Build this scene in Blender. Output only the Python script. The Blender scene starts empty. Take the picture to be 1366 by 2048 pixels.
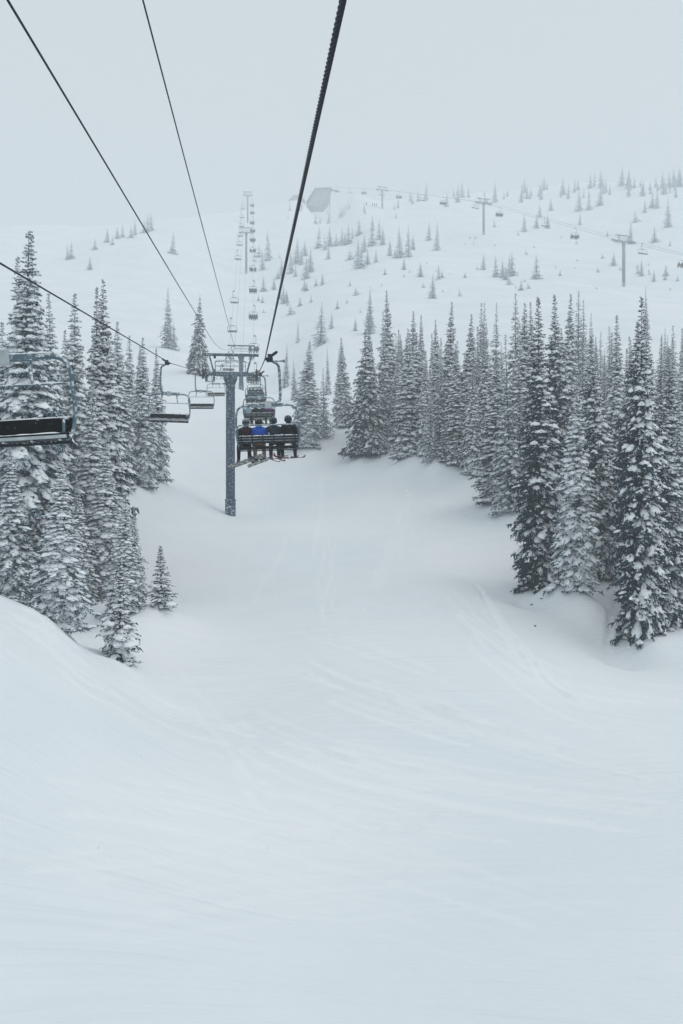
import bpy, bmesh, math, random
import numpy as np
from mathutils import Vector, Matrix

# ------------------------------------------------------------------ camera, sky, light, exposure
scene = bpy.context.scene
COL = scene.collection
F = 1706.7                       # focal length in photograph pixels
cam_data = bpy.data.cameras.new("camera")
cam = bpy.data.objects.new("camera", cam_data)
COL.objects.link(cam)
cam_data.sensor_fit = 'VERTICAL'
cam_data.sensor_height = 36.0
cam_data.lens = 30.0
cam_data.clip_start = 0.1
cam_data.clip_end = 5000
cam.location = (0, 0, 0)
cam.rotation_euler = (math.radians(90), 0, 0)
scene.camera = cam

SUN_EL, SUN_AZ = math.radians(58), math.radians(75)
world = bpy.data.worlds.new("World")
scene.world = world
world.use_nodes = True
wn = world.node_tree.nodes
wl = world.node_tree.links
wn.clear()
w_out = wn.new('ShaderNodeOutputWorld')
w_bg = wn.new('ShaderNodeBackground')
w_sky = wn.new('ShaderNodeTexSky')
w_sky.sky_type = 'NISHITA'
w_sky.sun_disc = False
w_sky.sun_elevation = SUN_EL
w_sky.sun_rotation = SUN_AZ
w_sky.air_density = 1.0
w_sky.dust_density = 6.0
w_sky.altitude = 1800
w_mix = wn.new('ShaderNodeMix')          # overcast: the blue sky is veiled by an even grey cloud sheet
w_mix.data_type = 'RGBA'
w_mix.inputs['Factor'].default_value = 0.95
w_mix.inputs['B'].default_value = (6.1, 6.5, 6.72, 1)
wl.new(w_sky.outputs['Color'], w_mix.inputs['A'])
wl.new(w_mix.outputs['Result'], w_bg.inputs['Color'])
w_bg.inputs['Strength'].default_value = 0.10
wl.new(w_bg.outputs['Background'], w_out.inputs['Surface'])

sun_d = bpy.data.lights.new("sun", 'SUN')
sun_d.energy = 0.9
sun_d.angle = math.radians(40)
sun_d.color = (1.0, 0.97, 0.94)
sun = bpy.data.objects.new("sun", sun_d)
COL.objects.link(sun)
# light comes from ahead and to the right, high behind the cloud
_d = Vector((math.sin(SUN_AZ) * math.cos(SUN_EL), math.cos(SUN_AZ) * math.cos(SUN_EL), math.sin(SUN_EL)))
sun.rotation_euler = _d.to_track_quat('Z', 'Y').to_euler()

scene.view_settings.view_transform = 'Standard'
scene.view_settings.look = 'None'
scene.view_settings.gamma = 1.0
scene.view_settings.use_curve_mapping = False
scene.view_settings.exposure = 0.09
scene.render.engine = 'CYCLES'
cy = scene.cycles
cy.use_denoising = True
cy.denoiser = 'OPENIMAGEDENOISE'
cy.max_bounces = 10
cy.diffuse_bounces = 4
cy.glossy_bounces = 2
cy.transmission_bounces = 2
cy.transparent_max_bounces = 4
cy.volume_bounces = 8
cy.caustics_reflective = False
cy.caustics_refractive = False
cy.use_adaptive_sampling = False

rng = np.random.default_rng(7)
random.seed(7)

# ------------------------------------------------------------------ materials
def mat(name, color, rough=0.7, metal=0.0, noise=0.0, nscale=8.0, col2=None, bump=0.0, bscale=40.0, spec=0.3):
    m = bpy.data.materials.new(name)
    m.use_nodes = True
    nt = m.node_tree
    b = nt.nodes['Principled BSDF']
    b.inputs['Roughness'].default_value = rough
    b.inputs['Metallic'].default_value = metal
    b.inputs['Specular IOR Level'].default_value = spec
    b.inputs['Base Color'].default_value = (*color, 1)
    if noise > 0 or bump > 0:
        tc = nt.nodes.new('ShaderNodeTexCoord')
    if noise > 0:
        n = nt.nodes.new('ShaderNodeTexNoise')
        n.inputs['Scale'].default_value = nscale
        n.inputs['Detail'].default_value = 4
        nt.links.new(tc.outputs['Object'], n.inputs['Vector'])
        r = nt.nodes.new('ShaderNodeValToRGB')
        r.color_ramp.elements[0].position = 0.5 - 0.5 * noise
        r.color_ramp.elements[1].position = 0.5 + 0.5 * noise
        c2 = col2 or tuple(min(1, c * 1.5) for c in color)
        r.color_ramp.elements[0].color = (*color, 1)
        r.color_ramp.elements[1].color = (*c2, 1)
        nt.links.new(n.outputs['Fac'], r.inputs['Fac'])
        nt.links.new(r.outputs['Color'], b.inputs['Base Color'])
    if bump > 0:
        n2 = nt.nodes.new('ShaderNodeTexNoise')
        n2.inputs['Scale'].default_value = bscale
        n2.inputs['Detail'].default_value = 3
        nt.links.new(tc.outputs['Object'], n2.inputs['Vector'])
        bp = nt.nodes.new('ShaderNodeBump')
        bp.inputs['Strength'].default_value = bump
        nt.links.new(n2.outputs['Fac'], bp.inputs['Height'])
        nt.links.new(bp.outputs['Normal'], b.inputs['Normal'])
    return m

def frosted(name, color, frost=0.5, scale=14.0, rough=0.55, metal=0.0, snow=(0.8, 0.85, 0.9), width=0.08, spec=0.12):
    """a dark surface crusted with patches of rime: rime lies where the noise is high, more of it on faces that look up"""
    m = bpy.data.materials.new(name)
    m.use_nodes = True
    nt = m.node_tree
    b = nt.nodes['Principled BSDF']
    b.inputs['Roughness'].default_value = rough
    b.inputs['Metallic'].default_value = metal
    b.inputs['Specular IOR Level'].default_value = spec
    tc = nt.nodes.new('ShaderNodeTexCoord')
    n = nt.nodes.new('ShaderNodeTexNoise')
    n.inputs['Scale'].default_value = scale
    n.inputs['Detail'].default_value = 5
    n.inputs['Roughness'].default_value = 0.65
    nt.links.new(tc.outputs['Object'], n.inputs['Vector'])
    g = nt.nodes.new('ShaderNodeNewGeometry')
    sep = nt.nodes.new('ShaderNodeSeparateXYZ')
    nt.links.new(g.outputs['Normal'], sep.inputs['Vector'])
    ma = nt.nodes.new('ShaderNodeMath')
    ma.operation = 'MULTIPLY_ADD'
    ma.inputs[1].default_value = 0.16
    nt.links.new(sep.outputs['Z'], ma.inputs[0])
    nt.links.new(n.outputs['Fac'], ma.inputs[2])
    r = nt.nodes.new('ShaderNodeValToRGB')
    r.color_ramp.elements[0].position = 1.0 - frost - width
    r.color_ramp.elements[1].position = 1.0 - frost + width
    r.color_ramp.elements[0].color = (*color, 1)
    r.color_ramp.elements[1].color = (*snow, 1)
    nt.links.new(ma.outputs[0], r.inputs['Fac'])
    nt.links.new(r.outputs['Color'], b.inputs['Base Color'])
    return m

M = {}
M['steel'] = frosted('frosted_steel', (0.055, 0.095, 0.13), 0.40, 9.0)
M['pole'] = frosted('frosted_pole', (0.045, 0.085, 0.13), 0.40, 5.0)
M['steel_rime_haze'] = frosted('rimed_hazed_steel', (0.12, 0.165, 0.20), 0.47, 5.0, width=0.12)  # far tower set: rime, plus distance haze painted in as paler steel
M['pole_rime_haze'] = frosted('rimed_hazed_pole', (0.12, 0.165, 0.20), 0.46, 3.0, width=0.12)
M['dark_rime_haze'] = frosted('rimed_hazed_dark_steel', (0.07, 0.10, 0.12), 0.45, 8.0, width=0.12)
M['darksteel'] = frosted('dark_steel', (0.014, 0.022, 0.030), 0.31, 16.0)
M['galv'] = frosted('galvanised_tube', (0.11, 0.165, 0.20), 0.40, 12.0, rough=0.45, metal=0.3)
M['black'] = frosted('black_vinyl', (0.004, 0.006, 0.008), 0.25, 11.0, rough=0.5)
M['rope'] = frosted('steel_rope', (0.012, 0.019, 0.026), 0.24, 9.0, rough=0.45, metal=0.0)
M['cable'] = frosted('cable_sheath', (0.012, 0.018, 0.025), 0.26, 12.0, rough=0.6)
M['grey'] = mat('grey_plastic', (0.33, 0.38, 0.40), 0.6, noise=0.6, nscale=6, col2=(0.55, 0.6, 0.62))
M['snowcap'] = mat('settled_snow', (0.82, 0.86, 0.89), 0.8, bump=0.3, bscale=12, spec=0.2)
M['wood'] = mat('bark', (0.03, 0.034, 0.038), 0.9, noise=0.7, nscale=9, col2=(0.16, 0.16, 0.16), bump=0.6, bscale=20)

def needle_material(name, shift):
    m = bpy.data.materials.new(name)
    m.use_nodes = True
    nt = m.node_tree
    b = nt.nodes['Principled BSDF']
    b.inputs['Roughness'].default_value = 0.75
    b.inputs['Specular IOR Level'].default_value = 0.15
    tc = nt.nodes.new('ShaderNodeTexCoord')
    n = nt.nodes.new('ShaderNodeTexNoise')
    n.inputs['Scale'].default_value = 7.0
    n.inputs['Detail'].default_value = 6
    n.inputs['Roughness'].default_value = 0.7
    nt.links.new(tc.outputs['Object'], n.inputs['Vector'])
    r = nt.nodes.new('ShaderNodeValToRGB')
    e = r.color_ramp.elements
    e[0].position, e[0].color = 0.30, (0.003, 0.014, 0.026, 1)
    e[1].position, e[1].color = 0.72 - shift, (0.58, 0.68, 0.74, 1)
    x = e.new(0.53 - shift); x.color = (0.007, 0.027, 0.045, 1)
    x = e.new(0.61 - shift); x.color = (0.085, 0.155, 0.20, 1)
    nt.links.new(n.outputs['Fac'], r.inputs['Fac'])
    nt.links.new(r.outputs['Color'], b.inputs['Base Color'])
    return m
M['needles'] = needle_material('fir_needles', 0.01)
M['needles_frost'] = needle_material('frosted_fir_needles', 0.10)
M['needles_rime_haze'] = needle_material('rimed_hazed_fir_needles', 0.27)  # far firs: rime, whitened further to stand in for distance haze

def tree_snow_material():
    m = mat('bough_snow', (0.90, 0.93, 0.95), 0.85, bump=0.5, bscale=6, spec=0.15)
    return m
M['boughsnow'] = tree_snow_material()

def ground_material():
    m = bpy.data.materials.new('packed_snow')
    m.use_nodes = True
    nt = m.node_tree
    N, L = nt.nodes, nt.links
    b = N['Principled BSDF']
    b.inputs['Roughness'].default_value = 0.75
    b.inputs['Specular IOR Level'].default_value = 0.2
    tc = N.new('ShaderNodeTexCoord')
    big = N.new('ShaderNodeTexNoise'); big.inputs['Scale'].default_value = 0.09; big.inputs['Detail'].default_value = 4
    L.new(tc.outputs['Object'], big.inputs['Vector'])
    r = N.new('ShaderNodeValToRGB')
    r.color_ramp.elements[0].position, r.color_ramp.elements[0].color = 0.35, (0.80, 0.845, 0.872, 1)
    r.color_ramp.elements[1].position, r.color_ramp.elements[1].color = 0.65, (0.86, 0.885, 0.905, 1)
    L.new(big.outputs['Fac'], r.inputs['Fac'])
    # scraped streaks: noise drawn out along the direction skiers run, bent by a slow warp
    warp = N.new('ShaderNodeTexNoise'); warp.inputs['Scale'].default_value = 0.05; warp.inputs['Detail'].default_value = 1
    L.new(tc.outputs['Object'], warp.inputs['Vector'])
    vadd = N.new('ShaderNodeVectorMath'); vadd.operation = 'MULTIPLY_ADD'
    vadd.inputs[1].default_value = (14, 14, 0)
    L.new(warp.outputs['Color'], vadd.inputs[0]); L.new(tc.outputs['Object'], vadd.inputs[2])
    prev = nz0 = None
    for rot, sx, sy, st, dist in ((0.62, 0.20, 5.5, 0.5, 0.08), (-0.30, 0.14, 2.6, 0.45, 0.10), (1.15, 0.3, 8.0, 0.5, 0.06)):
        mp = N.new('ShaderNodeMapping')
        mp.inputs['Rotation'].default_value = (0, 0, rot)
        mp.inputs['Scale'].default_value = (sx, sy, 1)
        L.new(vadd.outputs[0], mp.inputs['Vector'])
        nz = N.new('ShaderNodeTexNoise'); nz.inputs['Scale'].default_value = 1.0; nz.inputs['Detail'].default_value = 4
        L.new(mp.outputs[0], nz.inputs['Vector'])
        nz0 = nz0 or nz
        bp = N.new('ShaderNodeBump'); bp.inputs['Strength'].default_value = st; bp.inputs['Distance'].default_value = dist
        L.new(nz.outputs['Fac'], bp.inputs['Height'])
        if prev: L.new(prev.outputs['Normal'], bp.inputs['Normal'])
        prev = bp
    # wind-scoured crust is a shade darker than the powder between the streaks
    st = N.new('ShaderNodeMapRange'); st.inputs['From Min'].default_value = 0.42; st.inputs['From Max'].default_value = 0.68
    st.inputs['To Min'].default_value = 1.0; st.inputs['To Max'].default_value = 0.955
    L.new(nz0.outputs['Fac'], st.inputs['Value'])
    mu = N.new('ShaderNodeMix'); mu.data_type = 'RGBA'; mu.blend_type = 'MULTIPLY'; mu.inputs['Factor'].default_value = 1.0
    pm = N.new('ShaderNodeTexNoise'); pm.inputs['Scale'].default_value = 0.16; pm.inputs['Detail'].default_value = 3
    L.new(vadd.outputs[0], pm.inputs['Vector'])
    pr = N.new('ShaderNodeMapRange'); pr.inputs['From Min'].default_value = 0.40; pr.inputs['From Max'].default_value = 0.62
    L.new(pm.outputs['Fac'], pr.inputs['Value']); L.new(pr.outputs['Result'], mu.inputs['Factor'])
    L.new(r.outputs['Color'], mu.inputs['A']); L.new(st.outputs['Result'], mu.inputs['B'])
    tk = N.new('ShaderNodeAttribute'); tk.attribute_name = 'track'
    tm = N.new('ShaderNodeMath'); tm.operation = 'MULTIPLY'; tm.inputs[1].default_value = 0.6
    L.new(tk.outputs['Fac'], tm.inputs[0])
    tx = N.new('ShaderNodeMix'); tx.data_type = 'RGBA'; tx.inputs['B'].default_value = (0.93, 0.945, 0.955, 1)
    L.new(tm.outputs[0], tx.inputs['Factor']); L.new(mu.outputs['Result'], tx.inputs['A'])
    L.new(tx.outputs['Result'], b.inputs['Base Color'])
    fine = N.new('ShaderNodeTexNoise'); fine.inputs['Scale'].default_value = 1.6; fine.inputs['Detail'].default_value = 8
    L.new(tc.outputs['Object'], fine.inputs['Vector'])
    bp = N.new('ShaderNodeBump'); bp.inputs['Strength'].default_value = 0.35; bp.inputs['Distance'].default_value = 0.06
    L.new(fine.outputs['Fac'], bp.inputs['Height']); L.new(prev.outputs['Normal'], bp.inputs['Normal'])
    L.new(bp.outputs['Normal'], b.inputs['Normal'])
    return m
M['ground'] = ground_material()

# ------------------------------------------------------------------ mesh helpers
class MB:
    """collects shapes into one mesh"""
    def __init__(s):
        s.v, s.f, s.m = [], [], []
    def add(s, verts, faces, mi=0):
        o = len(s.v)
        s.v.extend([tuple(p) for p in verts])
        s.f.extend([tuple(i + o for i in f) for f in faces])
        s.m.extend([mi] * len(faces))
    def box(s, c, d, rot=None, mi=0, taper=1.0):
        hx, hy, hz = d[0] / 2, d[1] / 2, d[2] / 2
        vs = []
        for z in (-hz, hz):
            t = taper if z > 0 else 1.0
            for x, y in ((-hx, -hy), (hx, -hy), (hx, hy), (-hx, hy)):
                p = Vector((x * t, y * t, z))
                if rot is not None: p = rot @ p
                vs.append(p + Vector(c))
        s.add(vs, [(3, 2, 1, 0), (4, 5, 6, 7), (0, 1, 5, 4), (1, 2, 6, 5), (2, 3, 7, 6), (3, 0, 4, 7)], mi)
    def tube(s, pts, r, n=8, mi=0, caps=True):
        pts = [Vector(p) for p in pts]
        k = len(pts)
        rs = r if isinstance(r, (list, tuple)) else [r] * k
        rings = []
        up = None
        for i, p in enumerate(pts):
            t = (pts[min(i + 1, k - 1)] - pts[max(i - 1, 0)]).normalized()
            if up is None:
                up = Vector((0, 0, 1)) if abs(t.z) < 0.9 else Vector((0, 1, 0))
            a = t.cross(up)
            if a.length < 1e-6: a = t.cross(Vector((1, 0, 0)))
            a.normalize()
            b2 = a.cross(t).normalized()
            up = b2
            rings.append([p + (a * math.cos(q) + b2 * math.sin(q)) * rs[i] for q in [2 * math.pi * j / n for j in range(n)]])
        vs = [q for rr in rings for q in rr]
        fs = []
        for i in range(k - 1):
            for j in range(n):
                fs.append((i * n + j, i * n + (j + 1) % n, (i + 1) * n + (j + 1) % n, (i + 1) * n + j))
        if caps:
            fs.append(tuple(range(n))[::-1])
            fs.append(tuple(range((k - 1) * n, k * n)))
        s.add(vs, fs, mi)
    def lathe(s, prof, c=(0, 0, 0), n=16, axis='Z', mi=0):
        vs, fs = [], []
        k = len(prof)
        for r, z in prof:
            for j in range(n):
                q = 2 * math.pi * j / n
                a, b2 = r * math.cos(q), r * math.sin(q)
                p = {'Z': (a, b2, z), 'X': (z, a, b2), 'Y': (b2, z, a)}[axis]
                vs.append(Vector(p) + Vector(c))
        for i in range(k - 1):
            for j in range(n):
                fs.append((i * n + j, i * n + (j + 1) % n, (i + 1) * n + (j + 1) % n, (i + 1) * n + j))
        fs.append(tuple(range(n))[::-1])
        fs.append(tuple(range((k - 1) * n, k * n)))
        s.add(vs, fs, mi)
    def mesh(s, name, mats, smooth=False, bevel=0.0):
        me = bpy.data.meshes.new(name)
        me.from_pydata(s.v, [], s.f)
        for m_ in (mats if isinstance(mats, (list, tuple)) else [mats]):
            me.materials.append(m_)
        if any(s.m): me.polygons.foreach_set('material_index', s.m)
        if bevel > 0:
            bm = bmesh.new(); bm.from_mesh(me)
            bmesh.ops.bevel(bm, geom=[e for e in bm.edges if e.is_manifold and e.calc_face_angle(0) > 0.6], offset=bevel, segments=2, affect='EDGES', profile=0.5)
            bm.to_mesh(me); bm.free()
        if smooth:
            me.polygons.foreach_set('use_smooth', [True] * len(me.polygons))
        me.update()
        return me

def curve_pts(ctrl, n=6):
    """Catmull-Rom through the control points"""
    c = [Vector(p) for p in ctrl]
    c = [c[0] * 2 - c[1]] + c + [c[-1] * 2 - c[-2]]
    out = []
    for i in range(1, len(c) - 2):
        for k in range(n):
            t = k / n
            a, b, d, e = c[i - 1], c[i], c[i + 1], c[i + 2]
            out.append(0.5 * ((2 * b) + (d - a) * t + (2 * a - 5 * b + 4 * d - e) * t * t + (3 * b - a - 3 * d + e) * t ** 3))
    out.append(c[-2])
    return out

def arc_path(pts, rad, n=5):
    """polyline whose corners are rounded"""
    p = [Vector(q) for q in pts]
    out = [p[0]]
    for i in range(1, len(p) - 1):
        a = (p[i - 1] - p[i]); b = (p[i + 1] - p[i])
        r = min(rad, a.length * 0.49, b.length * 0.49)
        s, e = p[i] + a.normalized() * r, p[i] + b.normalized() * r
        for k in range(n + 1):
            t = k / n
            out.append(s * (1 - t) ** 2 + p[i] * 2 * t * (1 - t) + e * t * t)
    out.append(p[-1])
    return out

def obj(name, me, parent=None, loc=None, rot=None):
    o = bpy.data.objects.new(name, me)
    COL.objects.link(o)
    if parent: o.parent = parent
    if loc is not None: o.location = loc
    if rot is not None: o.rotation_euler = rot
    return o

def tag(o, label=None, cat=None, group=None, kind=None):
    if label: o['label'] = label
    if cat: o['category'] = cat
    if group: o['group'] = group
    if kind: o['kind'] = kind
    return o

def thing(name, label, cat, loc=(0, 0, 0), rot=(0, 0, 0), group=None):
    o = bpy.data.objects.new(name, None)
    o.empty_display_size = 0.3
    COL.objects.link(o)
    o.location = loc
    o.rotation_euler = rot
    return tag(o, label, cat, group)

def build(tree, parent):
    """tree: list of (name, mesh, children, extra) -> linked objects under parent, sharing mesh data"""
    for it in tree:
        o = obj(it[0], it[1], parent)
        if len(it) > 3 and it[3]:
            for k, v in it[3].items(): o[k] = v
        if len(it) > 2 and it[2]: build(it[2], o)

# ------------------------------------------------------------------ terrain
_A = [(0,2048,13),(683,2048,13.5),(1366,2048,13),(0,1750,17),(683,1750,20),(1366,1750,18),
(0,1480,21),(0,1330,25),(0,1200,30),(100,1258,31),(200,1335,32.5),(300,1420,32),(400,1480,30),
(140,1270,41),(240,1340,37),(325,1255,44),(60,1200,50),
(683,1500,29),(683,1300,40),(683,1150,56),(560,1060,72),(683,960,98),(462,1030,85),(380,1100,64),(330,990,77),(290,985,75),
(1366,1500,28),(1000,1500,29),(1000,1300,40),(1250,1340,43),(1366,1340,42),(1285,1305,47),(1160,1215,50),(1080,1185,53),(1000,1150,56),
(900,1080,66),(985,1010,76),(1000,1060,68),(870,965,88),(800,930,96),(740,912,105),(690,872,117),(625,898,110),(600,860,122),
(1100,888,100),(1100,740,150),(1100,620,210),(1366,887,100),(1366,728,150),(1366,623,200),(1366,1120,62),
(900,850,125),(850,740,160),(800,650,200),(560,780,165),(485,785,176),(397,745,140),(340,695,178),(480,690,215),(640,690,190),(740,660,200),
(200,900,100),(100,950,75),(0,700,150),(200,700,170),(100,600,230),(300,600,240),(100,520,330),(300,500,340),(484,546,356),(484,443,500),
(0,455,430),(150,455,440),(300,448,460),(400,435,500),(484,425,560),(600,400,640),(700,398,650),(764,418,514),(850,400,560),(967,472,383.6),
(1247,570,284),(1366,580,270),(1000,560,290),(1100,370,620),(1366,365,560),(1366,460,380),(640,560,310),(700,480,420),(1200,420,460),(850,600,240)]
_B = [(-300,850,150),(0,850,236),(350,850,235),(-450,500,120),(-450,250,60),(-300,100,10),(-300,-100,-25),(0,-100,-22),(300,-100,-22),(300,100,5),(400,250,60),(450,500,170),
(0,-30,-13),(40,-10,-10),(-40,-10,-7),(60,20,-7),(-60,20,-2),(0,5,-9),(15,5,-8.8),(-15,5,-8.2)]
_P = np.array([((px - 683) / F * d, d, (1024 - py) / F * d) for px, py, d in _A] + _B, float)
def _wc(x, y): return np.arcsinh(x / 40), np.arcsinh(y / 40)
def _nrm(x, y): return np.sqrt(y * y + 0.3 * x * x + 900)
def _phi(r2): return 0.5 * r2 * np.log(r2 + 1e-12)
_X, _Y = _wc(_P[:, 0], _P[:, 1])
_n = len(_P)
_K = np.zeros((_n + 3, _n + 3))
_K[:_n, :_n] = _phi((_X[:, None] - _X) ** 2 + (_Y[:, None] - _Y) ** 2) + np.eye(_n) * 2e-4
_K[:_n, _n] = 1; _K[:_n, _n + 1] = _X; _K[:_n, _n + 2] = _Y
_K[_n:, :_n] = _K[:_n, _n:].T
_W = np.linalg.solve(_K, np.r_[_P[:, 2] / _nrm(_P[:, 0], _P[:, 1]), 0, 0, 0])

def base_height(x, y):
    x = np.asarray(x, float); y = np.asarray(y, float)
    a, b = _wc(x, y)
    r = _W[_n] + _W[_n + 1] * a + _W[_n + 2] * b
    for i in range(_n):
        r = r + _W[i] * _phi((a - _X[i]) ** 2 + (b - _Y[i]) ** 2)
    h = r * _nrm(x, y)
    # slow swells of drifted snow
    h = h + 0.12 * np.sin(x * 0.21 + 1.3 * np.sin(y * 0.11)) * np.sin(y * 0.17 + 0.7) + 0.04 * np.sin(x * 0.43 + y * 0.31 + 2.0 * np.sin(x * 0.13)) \
          + 0.5 * np.clip((y - 120) / 120, 0, 1.5) * np.sin(x * 0.075 + 0.6 * np.sin(y * 0.05)) * np.sin(y * 0.06 + 1.0)
    return np.where(h > 236, 236 + 8 * np.tanh((h - 236) / 40), h)

MOUNDS = []      # (x, y, height, radius) drifts and wells round the trees, filled in by the planting below
def height(x, y):
    h = base_height(x, y)
    x = np.asarray(x, float); y = np.asarray(y, float)
    for mx, my, mh, mr in MOUNDS:
        h = h + mh * np.exp(-((x - mx) ** 2 + (y - my) ** 2) / (mr * mr))
    return h

_RD = np.geomspace(9, 800, 1400)
def ray_depth(px, py):
    """distance at which the sight line of a photograph pixel meets the snow"""
    x = (px - 683) / F * _RD
    k = np.where((1024 - py) / F * _RD < base_height(x, _RD))[0]
    return float(_RD[k[0]]) if len(k) else None
def at(px, py, d):
    return Vector(((px - 683) / F * d, d, (1024 - py) / F * d))

# ------------------------------------------------------------------ fir trees: the kinds
def lumps(p0, p1, w, h, sections, rng, under=0.25):
    """snow pads lying along p0->p1: a lumpy half-round strip each, closed underneath. Returns verts (N*k,3), quads"""
    n = len(p0)
    prof = np.array([[-1, -under], [-0.72, 0.55], [0.0, 1.0], [0.72, 0.55], [1, -under]]) if sections > 3 else np.array([[-1, -under], [0, 1.0], [1, -under]])
    m = len(prof)
    ax = p1 - p0
    side = np.stack([-ax[:, 1], ax[:, 0], np.zeros(n)], 1)
    side /= np.maximum(np.linalg.norm(side, axis=1, keepdims=True), 1e-6)
    V = np.zeros((n, sections, m, 3))
    for i in range(sections):
        t = i / (sections - 1)
        env = math.sin(math.pi * (0.10 + 0.80 * t)) ** 0.7
        jw = w * env * rng.uniform(0.65, 1.3, n)
        jh = h * env * rng.uniform(0.6, 1.35, n)
        c = p0 + ax * (t + rng.uniform(-0.06, 0.06, n))[:, None]
        for j in range(m):
            V[:, i, j] = c + side * (prof[j, 0] * jw * rng.uniform(0.8, 1.2, n))[:, None]
            V[:, i, j, 2] += prof[j, 1] * jh
    q = []
    for i in range(sections - 1):
        for j in range(m - 1):
            q.append((i * m + j, (i + 1) * m + j, (i + 1) * m + j + 1, i * m + j + 1))
        q.append((i * m + m - 1, (i + 1) * m + m - 1, (i + 1) * m, i * m))
    q.append(tuple([0, 1, m - 2, m - 1]) if m > 3 else (0, 1, 2, 2))
    e = (sections - 1) * m
    q.append(tuple([e + m - 1, e + m - 2, e + 1, e]) if m > 3 else (e + 2, e + 1, e, e))
    k = sections * m
    Q = (np.array(q)[None] + (np.arange(n) * k)[:, None, None]).reshape(-1, 4)
    return V.reshape(-1, 3), Q

def np_mesh(name, verts, tris, quads, material, smooth):
    me = bpy.data.meshes.new(name)
    lt = []
    nt_, nq = len(tris), len(quads)
    loops = np.concatenate([np.asarray(tris).reshape(-1), np.asarray(quads).reshape(-1)]).astype(np.int32)
    starts = np.concatenate([np.arange(nt_) * 3, nt_ * 3 + np.arange(nq) * 4]).astype(np.int32)
    me.vertices.add(len(verts)); me.vertices.foreach_set('co', np.asarray(verts, np.float32).reshape(-1))
    me.loops.add(len(loops)); me.loops.foreach_set('vertex_index', loops)
    me.polygons.add(nt_ + nq); me.polygons.foreach_set('loop_start', starts)
    me.polygons.foreach_set('use_smooth', np.full(nt_ + nq, smooth))
    me.materials.append(material)
    me.update(calc_edges=True)
    me.validate()
    return me

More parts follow.
